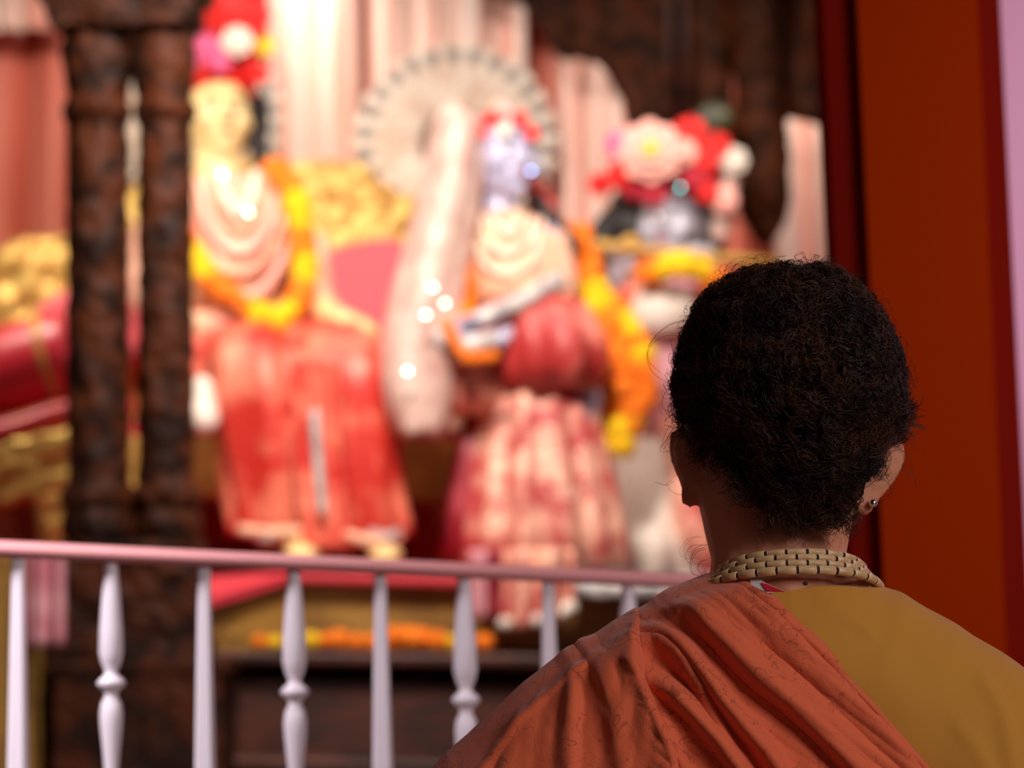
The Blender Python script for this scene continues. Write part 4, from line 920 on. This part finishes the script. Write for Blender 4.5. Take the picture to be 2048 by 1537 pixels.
def grid_obj(name, q, m, parent, thick=0.0, closed_rows=False):
    nr, nc = q.shape[:2]; me = bpy.data.meshes.new(name)
    me.from_pydata(q.reshape(-1, 3).tolist(), [], grid_faces(nr, nc)); me.update()
    o = link(name, me, m, parent)
    if thick: s = o.modifiers.new('t', 'SOLIDIFY'); s.thickness = thick; s.offset = -1
    return o

PS = empty('person', (P(1570, 1300, Y0).x, Y0, 0), 'person seated with back to camera, short dark curls, orange shawl over mustard shirt', 'person')
# body: torso volume from the same outline, pulled in under the clothes
tl = [(1570, 1150)]+[(x, y) for x, y in Lsil[::-1]][1:]
tr = [(1570, 1150)]+[(x, y) for x, y in Rsil]
qb, _ = cloth_surface(tl, tr, 60, 60, offset=0.0)
inset = qb.copy(); cxy = np.array([PS.location.x, Y0, 0.0])
back_ = qb.copy(); back_[:, :, 1] += 0.006
front_ = qb.copy(); front_[:, :, 1] = Y0+(Y0-front_[:, :, 1])*0.75-0.004
for g in (back_, front_):
    g[:, :, 0] = cxy[0]+(g[:, :, 0]-cxy[0])*0.955; g[:, :, 2] -= 0.008
Vb = np.concatenate([back_.reshape(-1, 3), front_.reshape(-1, 3)])
nr = nc = 60; Fb = grid_faces(nr, nc)+[tuple(3600+i for i in f[::-1]) for f in grid_faces(nr, nc)]
for i in range(nr-1):
    for j in (0, nc-1):
        a, b = i*nc+j, (i+1)*nc+j; Fb.append((a, b, 3600+b, 3600+a))
for j in range(nc-1):
    for i in (0, nr-1):
        a, b = i*nc+j, i*nc+j+1; Fb.append((a, b, 3600+b, 3600+a))
pc = lambda px, py, y=Y0: P(px, py, y)
HC = pc(1574, 775, 1.965)
person = [('m', [tuple(v) for v in Vb], Fb),
    ('e', HC, (0.0775, 0.097, 0.104)), ('e', pc(1572, 900, 2.0), (0.062, 0.075, 0.085)), ('e', pc(1565, 1010, 2.05), (0.035, 0.035, 0.028)),
    ('c', pc(1556, 930, 1.99), pc(1553, 1000, 1.988), 0.070, 0.0705), ('c', pc(1553, 1000, 1.988), pc(1557, 1110, 1.977), 0.0705, 0.0595), ('c', pc(1557, 1110, 1.977), pc(1558, 1190, 1.97), 0.0595, 0.064),
    ('c', pc(1462, 1192, 1.955), pc(1392, 1222, 1.96), 0.024, 0.012), ('c', pc(1680, 1172, 1.955), pc(1765, 1226, 1.96), 0.024, 0.016),
    # face
    ('c', HC+Vector((0, 0.092, -0.025)), HC+Vector((0, 0.118, -0.062)), 0.008, 0.013), ('e', HC+Vector((0, 0.095, -0.09)), (0.024, 0.012, 0.006)), ('e', HC+Vector((0, 0.092, -0.10)), (0.02, 0.013, 0.007)),
    ('e', HC+Vector((0.035, 0.075, -0.05)), (0.022, 0.016, 0.022)), ('e', HC+Vector((-0.035, 0.075, -0.05)), (0.022, 0.016, 0.022)),
    ('c', HC+Vector((-0.05, 0.08, -0.005)), HC+Vector((0.05, 0.08, -0.005)), 0.012, 0.012)]
# ears: helix rim, back of the shell and lobe
def ear(pts, yv, lobe, shell):
    s = []
    q = [pc(x, y, yv+dy) for x, y, dy in pts]; qq = resample(q, 14)
    for a, b in zip(qq[:-1], qq[1:]): s.append(('c', a, b, 0.0048, 0.0048, 1))
    for a, b, ra, rb in shell: s.append(('c', pc(*a), pc(*b), ra, rb, 1))
    s.append(('e', pc(*lobe), (0.009, 0.0055, 0.0095)))
    return s
person += ear([(1752, 900, 0.0), (1774, 884, 0.012), (1797, 888, 0.02), (1803, 912, 0.022), (1794, 940, 0.02), (1776, 966, 0.014), (1758, 990, 0.008), (1744, 1008, 0.002)], 1.975, (1728, 1012, 1.975),
    [((1745, 905, 1.985), (1782, 915, 1.99), 0.008, 0.006), ((1740, 935, 1.985), (1776, 940, 1.988), 0.009, 0.006), ((1732, 965, 1.98), (1758, 966, 1.985), 0.009, 0.006), ((1724, 990, 1.978), (1742, 990, 1.98), 0.009, 0.006)])
person += ear([(1385, 870, 0.0), (1364, 862, 0.012), (1347, 872, 0.02), (1345, 900, 0.022), (1352, 928, 0.02), (1364, 955, 0.014), (1374, 985, 0.006)], 1.985, (1380, 996, 1.985),
    [((1402, 905, 1.985), (1362, 900, 1.995), 0.016, 0.009), ((1400, 930, 1.985), (1366, 935, 1.992), 0.014, 0.009), ((1404, 965, 1.982), (1380, 970, 1.986), 0.013, 0.009), ((1390, 885, 1.99), (1358, 890, 1.995), 0.009, 0.006), ((1395, 915, 1.99), (1363, 918, 1.995), 0.010, 0.006), ((1400, 945, 1.985), (1372, 945, 1.99), 0.010, 0.006), ((1404, 975, 1.98), (1380, 975, 1.985), 0.010, 0.006)])
# arms folded towards the chest, hands joined in front; crossed legs on the floor
cx = PS.location.x
for sx in (-1, 1):
    shd, elb, wr = Vector((cx+sx*0.165, 1.99, 0.485)), Vector((cx+sx*0.225, 2.03, 0.37)), Vector((cx+sx*0.035, 2.24, 0.50))
    person += [('c', shd, elb, 0.045, 0.036), ('c', elb, wr, 0.036, 0.025)]
    person += hand(wr, Vector((-sx*0.10, 0.15, 0.95)), (-sx, 0, 0), 0.17, 0.06, sx)
    hip, knee, ank = Vector((cx+sx*0.10, 1.99, 0.13)), Vector((cx+sx*0.33, 2.28, 0.12)), Vector((cx-sx*0.12, 2.36, 0.06))
    person += [('c', hip, knee, 0.095, 0.062), ('c', knee, ank, 0.056, 0.038), ('c', ank, ank+Vector((-sx*0.13, 0.03, -0.012)), 0.036, 0.026)]
person += [('e', (cx, 1.98, 0.22), (0.155, 0.115, 0.20)), ('e', (cx, 1.97, 0.12), (0.165, 0.13, 0.12))]
BODY = blob('body', person, 'skin', PS, 0.0034, 5)
bpy.context.view_layer.update(); DG = bpy.context.evaluated_depsgraph_get(); BE = BODY.evaluated_get(DG)
def on_body(px, py):
    d = (P(px, py, 1.0)-Vector(CO)).normalized(); ok, loc, nr_, _ = BE.ray_cast(Vector(CO), d); return (loc, nr_) if ok else (P(px, py, 1.9), Vector((0, -1, 0)))
for sx in (-1, 1):
    bm = bmesh.new(); ell(bm, HC+Vector((sx*0.031, 0.087, -0.022)), (0.011, 0.008, 0.008), sub=2); bmobj('eye', bm, 'whitepetal', PS)
bm = bmesh.new(); q = on_body(1610, 1168)[0]; ell(bm, q, (0.0026, 0.0012, 0.0018), sub=2); bmobj('mole', bm, 'mole', PS)
# mustard shirt: neckline, shoulders, back and front
TL = [(1600, 1189), (1540, 1194), (1480, 1186), (1420, 1172)]+[(x, y+3) for x, y in Lsil[::-1]][2:]
TR = [(1612, 1189), (1680, 1188), (1740, 1186)]+Rsil[1:]
def tunic_fold(p):
    f = 0.0022*np.zeros(len(p))
    f += ridge(p, dense([(1945, 1340), (1985, 1390), (2012, 1460), (2030, 1560)], 12), 0.004, 10, 20)
    f += ridge(p, dense([(1900, 1440), (1950, 1500), (1990, 1580)], 8), 0.002, 16, 16)
    f += ridge(p, dense([(1640, 1215), (1700, 1240), (1740, 1270)], 8), 0.0015, 14, 14)
    n = np.array([noise.noise(Vector((x/90, y/90, 7)))*0.0018 for x, y in p])
    return f+n
qt, _ = cloth_surface(TL, TR, 110, 130, offset=0.0, fold=tunic_fold)
qf = qt[:, ::-1, :].copy(); qf[:, :, 1] = Y0+(Y0-qf[:, :, 1])*0.80
full = np.concatenate([qt, qf[:, 1:, :]], 1)
tn = grid_obj('shirt', full, 'tunic', PS, 0.003)
# stitched line under the neckline
st = on_surface(dense([(1560, 1214), (1620, 1210), (1690, 1206), (1752, 1206)], 60))
bm = bmesh.new()
for k in range(0, 59, 2):
    a, b = Vector(st[k])-Vector((0, 0.0022, 0)), Vector(st[k+1])-Vector((0, 0.0022, 0)); cap(bm, a, b, 0.0005, 0.0005, 1)
MT['stitch'] = mat('stitching', (132, 84, 26), 0.8)
bmobj('stitching', bm, 'stitch', tn)
# printed shawl
SL = [(1440, 1160), (1410, 1163)]+[(x, y) for x, y in Lsil[::-1]][1:]
SR = [(1446, 1160), (1470, 1165), (1499, 1178), (1525, 1190), (1552, 1213), (1590, 1256), (1644, 1301), (1682, 1355), (1739, 1412), (1797, 1477), (1846, 1534), (1905, 1605), (1960, 1690), (2010, 1790), (2040, 1900)]
qs, _ = cloth_surface(SL, SR, 330, 300, ease_l=True, ease_r=False, offset=0.0085, fold=shawl_fold, front=60)
grid_obj('shawl', qs, 'shawl', PS, 0.0025)
# wrapped lower cloth
blob('dhoti', [('e', (cx, 1.98, 0.27), (0.20, 0.155, 0.19)), ('e', (cx, 1.98, 0.13), (0.21, 0.17, 0.13)),
    ('c', (cx+0.10, 2.0, 0.135), (cx+0.34, 2.28, 0.13), 0.125, 0.085), ('c', (cx-0.10, 2.0, 0.135), (cx-0.34, 2.28, 0.13), 0.125, 0.085),
    ('c', (cx+0.32, 2.29, 0.11), (cx-0.02, 2.36, 0.085), 0.08, 0.07), ('c', (cx-0.32, 2.29, 0.11), (cx+0.02, 2.36, 0.085), 0.08, 0.07)], 'shawl', PS, 0.008, 6)
# clear tag with red print at the shawl edge
tq = [Vector(v)+Vector((0, -0.018, 0)) for v in on_surface([(1494, 1156), (1506, 1154), (1526, 1168), (1562, 1184), (1530, 1188), (1498, 1172)])]
o = mesh('shirt_tag', [*tq], [(0, 1, 2, 5), (2, 3, 4, 5)], 'tagw', PS, smooth=False); o.modifiers.new('t', 'SOLIDIFY').thickness = 0.0006
tq = [Vector(v)+Vector((0, -0.0196, 0)) for v in on_surface([(1516, 1167), (1528, 1170), (1563, 1185), (1528, 1184)])]
o2 = mesh('red_print', tq, [(0, 1, 2, 3)], 'tagr', PS, smooth=False); o2.modifiers.new('t', 'SOLIDIFY').thickness = 0.0005
tq = [Vector(v)+Vector((0, -0.009, 0)) for v in on_surface([(1512, 1154), (1519, 1152), (1516, 1164), (1508, 1166)])]
bm = bmesh.new(); ell(bm, pc(1746, 1007, 1.967), (0.0037,)*3, sub=3); bmobj('ear_stud', bm, 'stud', PS)

# bead necklace: four strands of short wooden cylinders
NK = empty('bead_necklace', pc(1575, 1140, 1.97), 'four-strand necklace of ivory wooden tube beads around the person neck', 'necklace')
rows = [(1592, 1105, 0.0655, 0.022, 0.0030, 0.0), (1591, 1116, 0.0690, 0.023, 0.0030, 0.5), (1591, 1128, 0.0730, 0.022, 0.0030, 0.0), (1592, 1142, 0.0785, 0.021, 0.0038, 0.45)]
bead_cache = {}
def bead_mesh(r, L):
    n = 14; V = []; prof = [(-L/2, r*0.80), (-L/2+r*0.18, r), (0, r*1.02), (L/2-r*0.18, r), (L/2, r*0.80)]
    for x, rr in prof:
        for j in range(n): V.append((x, rr*math.cos(2*PI*j/n), rr*math.sin(2*PI*j/n)))
    me = bpy.data.meshes.new('bead'); me.from_pydata(V, [], grid_faces(5, n, True)+[tuple(range(n)), tuple(4*n+j for j in range(n))]); me.materials.append(MT['bead'])
    me.polygons.foreach_set('use_smooth', [True]*len(me.polygons)); me.update(); return me
for k, (px, py, R, drop, br, ph) in enumerate(rows):
    C = pc(px, py, 1.975-0.06); C.y = 1.975
    f = lambda t: C+Vector((R*math.sin(t), -R*0.97*math.cos(t), -drop*(1-math.cos(t))**1.15*0.9+0.002*math.sin(t*2)*0))
    L = 0.0158; nb = int(2*PI*R/(L+0.0009)); mb = bead_mesh(br, L)
    cordp = [f(2*PI*j/60) for j in range(60)]
    strand = tube('bead_strand', cordp+[cordp[0]], br*0.72, 'cord', NK, n=90, k=8)
    for j in range(nb):
        t = 2*PI*(j+ph)/nb; p = f(t); d = (f(t+0.04)-f(t-0.04)).normalized()
        b = bpy.data.objects.new('bead', mb); COL.objects.link(b); b.parent = strand
        b.matrix_parent_inverse = world_of(strand).inverted()
        b.rotation_mode = 'QUATERNION'; b.rotation_quaternion = d.to_track_quat('X', 'Z'); b.location = p
        b.scale = (random.uniform(0.94, 1.0), random.uniform(0.92, 1.06), random.uniform(0.92, 1.06))

# ------------------------------------------------------------------ hair
outl = [(1605, 527), (1660, 533), (1705, 556), (1748, 604), (1782, 668), (1802, 740), (1804, 800), (1796, 860), (1758, 905), (1722, 950), (1700, 1000), (1676, 1040), (1640, 1058), (1600, 1064), (1550, 1058), (1506, 1030), (1468, 980), (1432, 925), (1392, 878), (1360, 838), (1352, 790), (1356, 730), (1374, 660), (1400, 598), (1446, 556), (1500, 536), (1555, 528)]
HX, HY_, HYc = 1585.0, 800.0, 1.965
ang = np.array([math.atan2(-(y-HY_), x-HX) for x, y in outl]); rad = np.array([math.hypot(x-HX, y-HY_) for x, y in outl])
o_ = np.argsort(ang); ang, rad = ang[o_], rad[o_]
ang3 = np.concatenate([ang-2*PI, ang, ang+2*PI]); rad3 = np.concatenate([rad]*3)
C0 = np.array(P(HX, HY_, HYc))
def hair_pt(phi, psi, extra=0.0):
    """phi: angle round the view of the back of the head; psi: 0 at the back pole, pi/2 at the outline, more = front"""
    phi = np.atleast_1d(phi); psi = np.atleast_1d(psi)
    r = np.interp((phi+PI) % (2*PI)-PI, ang3, rad3)*HYc/F-0.004+extra
    low = np.clip(-np.sin(phi), 0, 1)*np.clip(np.sin(psi)*1.3, 0, 1)
    dep = 0.112-0.022*low**1.5+extra
    cp_ = np.cos(psi); y = -np.maximum(dep*np.sign(cp_)*np.abs(cp_)**(1-0.55*low), np.where(cp_ > 0, (0.058+extra)*np.clip(low*1.3, 0, 1), -9)); fr = psi > PI/2
    y = np.where(fr, -0.085*np.clip(np.sin(phi)+0.15, 0, 1)*np.cos(psi), y)
    s = np.sin(psi)**0.92
    s = np.where(fr, np.sin(psi)**0.7*(0.96+0.04*np.sin(psi)), s)
    return np.stack([C0[0]+r*s*np.cos(phi), C0[1]+y, C0[2]+r*s*np.sin(phi)], 1)
nphi, npsi = 160, 80
ph, ps = np.meshgrid(np.linspace(0, 2*PI, nphi, endpoint=False), np.linspace(0.02, PI-0.02, npsi)); 
Q = hair_pt(ph.ravel(), ps.ravel())
for i in range(len(Q)):
    v = Vector(Q[i]); n = noise.noise(v*70)*0.0045+noise.noise(v*150+Vector((5, 5, 5)))*0.0028
    d = (v-Vector(C0)).normalized(); Q[i] += np.array(d)*n
hair = mesh('hair', Q, grid_faces(npsi, nphi, True)+[tuple(range(nphi)), tuple((npsi-1)*nphi+j for j in range(nphi))], 'haircap', PS)
def strands(name, paths, radii, m, parent, k=3):
    """paths (N, n, 3) -> one mesh of thin tubes"""
    N_, n, _ = paths.shape
    T = np.gradient(paths, axis=1); T /= np.maximum(np.linalg.norm(T, axis=2, keepdims=True), 1e-9)
    ref = np.tile(np.array([0.31, 0.52, 0.79]), (N_, n, 1)); U = np.cross(T, ref); U /= np.maximum(np.linalg.norm(U, axis=2, keepdims=True), 1e-9); Vv = np.cross(T, U)
    taper = np.linspace(1, 0.45, n)[None, :, None]
    R_ = np.asarray(radii)[:, None, None]*taper
    vs = np.stack([paths+(U*math.cos(2*PI*j/k)+Vv*math.sin(2*PI*j/k))*R_ for j in range(k)], 2).reshape(-1, 3)
    base = (np.arange(N_)*n*k)[:, None, None]; i = np.arange(n-1)[None, :, None]*k; j = np.arange(k)[None, None, :]; j2 = (j+1) % k
    fc = np.stack([base+i+j, base+i+j2, base+i+k+j2, base+i+k+j], 3).reshape(-1, 4)
    me = bpy.data.meshes.new(name); me.vertices.add(len(vs)); me.vertices.foreach_set('co', vs.ravel())
    me.loops.add(fc.size); me.loops.foreach_set('vertex_index', fc.ravel().astype(np.int32))
    me.polygons.add(len(fc)); me.polygons.foreach_set('loop_start', np.arange(0, fc.size, 4, dtype=np.int32))
    me.polygons.foreach_set('loop_total', np.full(len(fc), 4, dtype=np.int32)); me.update(calc_edges=True)
    me.polygons.foreach_set('use_smooth', np.ones(len(fc), bool))
    return link(name, me, m, parent, False)
def curls(N_, n, psi_lo, psi_hi, length, rc, lift, turns, phr=(0, 2*PI), clump=None):
    phi = RNG.uniform(phr[0], phr[1], N_); psi = np.arccos(np.clip(1-RNG.uniform(0, 1, N_)*(1-math.cos(psi_hi)), -1, 1)); psi = np.maximum(psi, psi_lo)
    if clump:
        cphi = RNG.uniform(phr[0], phr[1], clump); cpsi = np.arccos(1-RNG.uniform(0, 1, clump)*(1-math.cos(psi_hi))); idx = RNG.integers(0, clump, N_)
        phi = cphi[idx]+RNG.normal(0, 0.014, N_)/np.maximum(np.sin(cpsi[idx]), 0.25); psi = np.clip(cpsi[idx]+RNG.normal(0, 0.014, N_), psi_lo, psi_hi)
        ta = RNG.uniform(0, 2*PI, clump)[idx]+RNG.normal(0, 0.10, N_); p0 = RNG.uniform(0, 2*PI, clump)[idx]+RNG.normal(0, 0.22, N_)
        rcc = RNG.uniform(rc[0], rc[1], clump)[idx]*RNG.uniform(0.85, 1.15, N_); tu = RNG.uniform(turns[0], turns[1], clump)[idx]
    else:
        ta = RNG.uniform(0, 2*PI, N_); p0 = RNG.uniform(0, 2*PI, N_); rcc = RNG.uniform(rc[0], rc[1], N_); tu = RNG.uniform(turns[0], turns[1], N_)
    p = hair_pt(phi, psi); e = 0.02
    n1 = hair_pt(phi+e, psi)-p; n2 = hair_pt(phi, psi+e)-p; n1 /= np.maximum(np.linalg.norm(n1, axis=1, keepdims=True), 1e-9); n2 /= np.maximum(np.linalg.norm(n2, axis=1, keepdims=True), 1e-9)
    nn = np.cross(n1, n2); nn /= np.maximum(np.linalg.norm(nn, axis=1, keepdims=True), 1e-9); sgn = np.sign(np.sum(nn*(p-C0), 1)); nn *= sgn[:, None]
    t = n1*np.cos(ta)[:, None]+n2*np.sin(ta)[:, None]; t[:, 2] -= 0.3; t /= np.linalg.norm(t, axis=1, keepdims=True); b = np.cross(nn, t)
    ln = RNG.uniform(length[0], length[1], N_); s = np.linspace(0, 1, n)[None, :, None]; th = p0[:, None, None]+2*PI*tu[:, None, None]*s
    lf = RNG.uniform(lift[0], lift[1], N_)[:, None, None]
    rr = rcc[:, None, None]*(0.5+0.5*s)
    curve = p[:, None, :]+t[:, None, :]*ln[:, None, None]*s - nn[:, None, :]*(ln[:, None, None]*s)**2/0.20*0.8 + nn[:, None, :]*(lf+rr*0.55*np.cos(th))+b[:, None, :]*rr*np.sin(th)
    return curve
c1 = curls(8600, 26, 0.0, 1.95, (0.012, 0.030), (0.0035, 0.0075), (0.002, 0.0065), (0.9, 2.0), clump=1250)
c2 = curls(1700, 26, 0.0, 1.75, (0.010, 0.03), (0.003, 0.008), (0.003, 0.008), (0.8, 2.2))
def clear_ears(c, r):
    q = proj(c.reshape(-1, 3)).reshape(c.shape[0], c.shape[1], 2); x, y = q[:, :, 0], q[:, :, 1]
    bad = ((x > 1782) & (y > 900)) | ((x > 1728) & (y > 965)) | ((x < 1368) & (y > 884)) | ((y > 1078))
    k = ~bad.any(1); return c[k], r[k]
c12, r12 = clear_ears(np.concatenate([c1, c2]), np.concatenate([RNG.uniform(0.00028, 0.00050, 8600), RNG.uniform(0.00016, 0.0003, 1700)]))
c3 = curls(260, 26, 1.35, 1.75, (0.008, 0.022), (0.003, 0.009), (0.006, 0.014), (0.7, 1.6))
# single loose hairs that leave the outline, as in the photo
def loose(pts, r=0.00016):
    return np.array([list(pc(x, y, 1.955)) for x, y in dense(pts, 26)])
sp = [loose(q) for q in (
    [(1455, 560), (1452, 535), (1470, 515), (1500, 512), (1520, 528)], [(1482, 550), (1484, 525), (1500, 512), (1515, 522), (1508, 545)], [(1470, 560), (1462, 540), (1480, 520), (1497, 530)],
    [(1372, 640), (1340, 648), (1310, 672), (1296, 700), (1300, 725), (1322, 745)], [(1368, 670), (1330, 668), (1300, 690), (1294, 720), (1312, 750), (1350, 770)],
    [(1396, 632), (1386, 622), (1384, 634), (1392, 638)], [(1356, 770), (1330, 788), (1322, 815), (1334, 838), (1348, 850)], [(1350, 810), (1338, 812), (1342, 830), (1356, 826), (1352, 812)],
    [(1340, 850), (1330, 870), (1321, 900), (1332, 902), (1345, 900)], [(1345, 862), (1332, 884), (1322, 900), (1330, 888), (1345, 880)], [(1345, 960), (1330, 968), (1310, 962)],
    [(1795, 850), (1800, 865), (1812, 880), (1806, 900)], [(1790, 900), (1815, 915), (1822, 945), (1808, 970), (1790, 975)], [(1800, 930), (1825, 950), (1832, 975)],
    [(1760, 930), (1782, 900), (1802, 902), (1806, 925), (1790, 950), (1776, 985), (1740, 1000)], [(1740, 950), (1770, 960), (1782, 985), (1760, 1010), (1735, 1015), (1700, 1004)],
    [(1700, 1000), (1715, 1030), (1706, 1060), (1686, 1062), (1676, 1045), (1690, 1025)], [(1690, 1010), (1705, 1035), (1698, 1056), (1680, 1060), (1668, 1042), (1676, 1024)], [(1694, 1004), (1722, 1026), (1720, 1055), (1700, 1070), (1680, 1066)],
    [(1410, 1100), (1392, 1105), (1380, 1125), (1384, 1148), (1402, 1154), (1412, 1140)], [(1408, 1090), (1385, 1095), (1374, 1115), (1388, 1130), (1408, 1128)], [(1405, 1075), (1382, 1080), (1366, 1100), (1372, 1120), (1400, 1118)],
    [(1380, 970), (1362, 990), (1340, 985), (1330, 970)], [(1412, 1120), (1398, 1126), (1394, 1140), (1404, 1148), (1412, 1140)],
    [(1640, 530), (1652, 515), (1664, 520)], [(1600, 530), (1590, 512), (1604, 506), (1612, 520)], [(1560, 532), (1556, 514), (1572, 510)], [(1620, 530), (1628, 510), (1640, 516)])]
sp += [loose(q) for q in ([(1716, 930), (1742, 905), (1768, 900), (1782, 915), (1774, 940), (1756, 955)], [(1722, 950), (1748, 925), (1776, 930), (1784, 950), (1768, 972), (1744, 976)], [(1700, 985), (1730, 975), (1752, 960), (1768, 968)], [(1362, 866), (1350, 872), (1342, 884), (1346, 898), (1360, 896)], [(1384, 868), (1368, 874), (1358, 890), (1366, 908), (1382, 904)])]
allp = []
for q in sp:
    for k in range(2): allp.append(q+RNG.normal(0, 0.0012, 3)+np.cumsum(RNG.normal(0, 0.00012, q.shape), 0))
c3, r3 = clear_ears(c3, RNG.uniform(0.00010, 0.00022, 260))
strands('curl_strands', np.concatenate([c12, np.array(allp), c3]), np.concatenate([r12, RNG.uniform(0.00012, 0.00026, len(allp)), r3]), 'hair', hair)
# fine nape hair
nap = []
for _ in range(300):
    x, y = random.uniform(1510, 1695), random.uniform(1015, 1085); a = random.uniform(-0.5, 0.5)
    dx = (x-1560)/140; yy = 1.975-0.0592*math.sqrt(max(0.05, 1-dx*dx))-0.0006
    q = []; th = random.uniform(0, 6); cv = random.uniform(-1, 1)
    for k in range(12):
        s = k/11; xx = x+s*22*a+9*cv*s*s; y2 = y+13*s; dx = (xx-1560)/140
        q.append(list(pc(xx, y2, 1.975-0.0596*math.sqrt(max(0.03, 1-dx*dx))-0.0004-0.001*math.sin(3*s))))
    nap.append(q)
strands('nape_hairs', np.array(nap), RNG.uniform(0.00008, 0.00016, len(nap)), 'hair', hair)
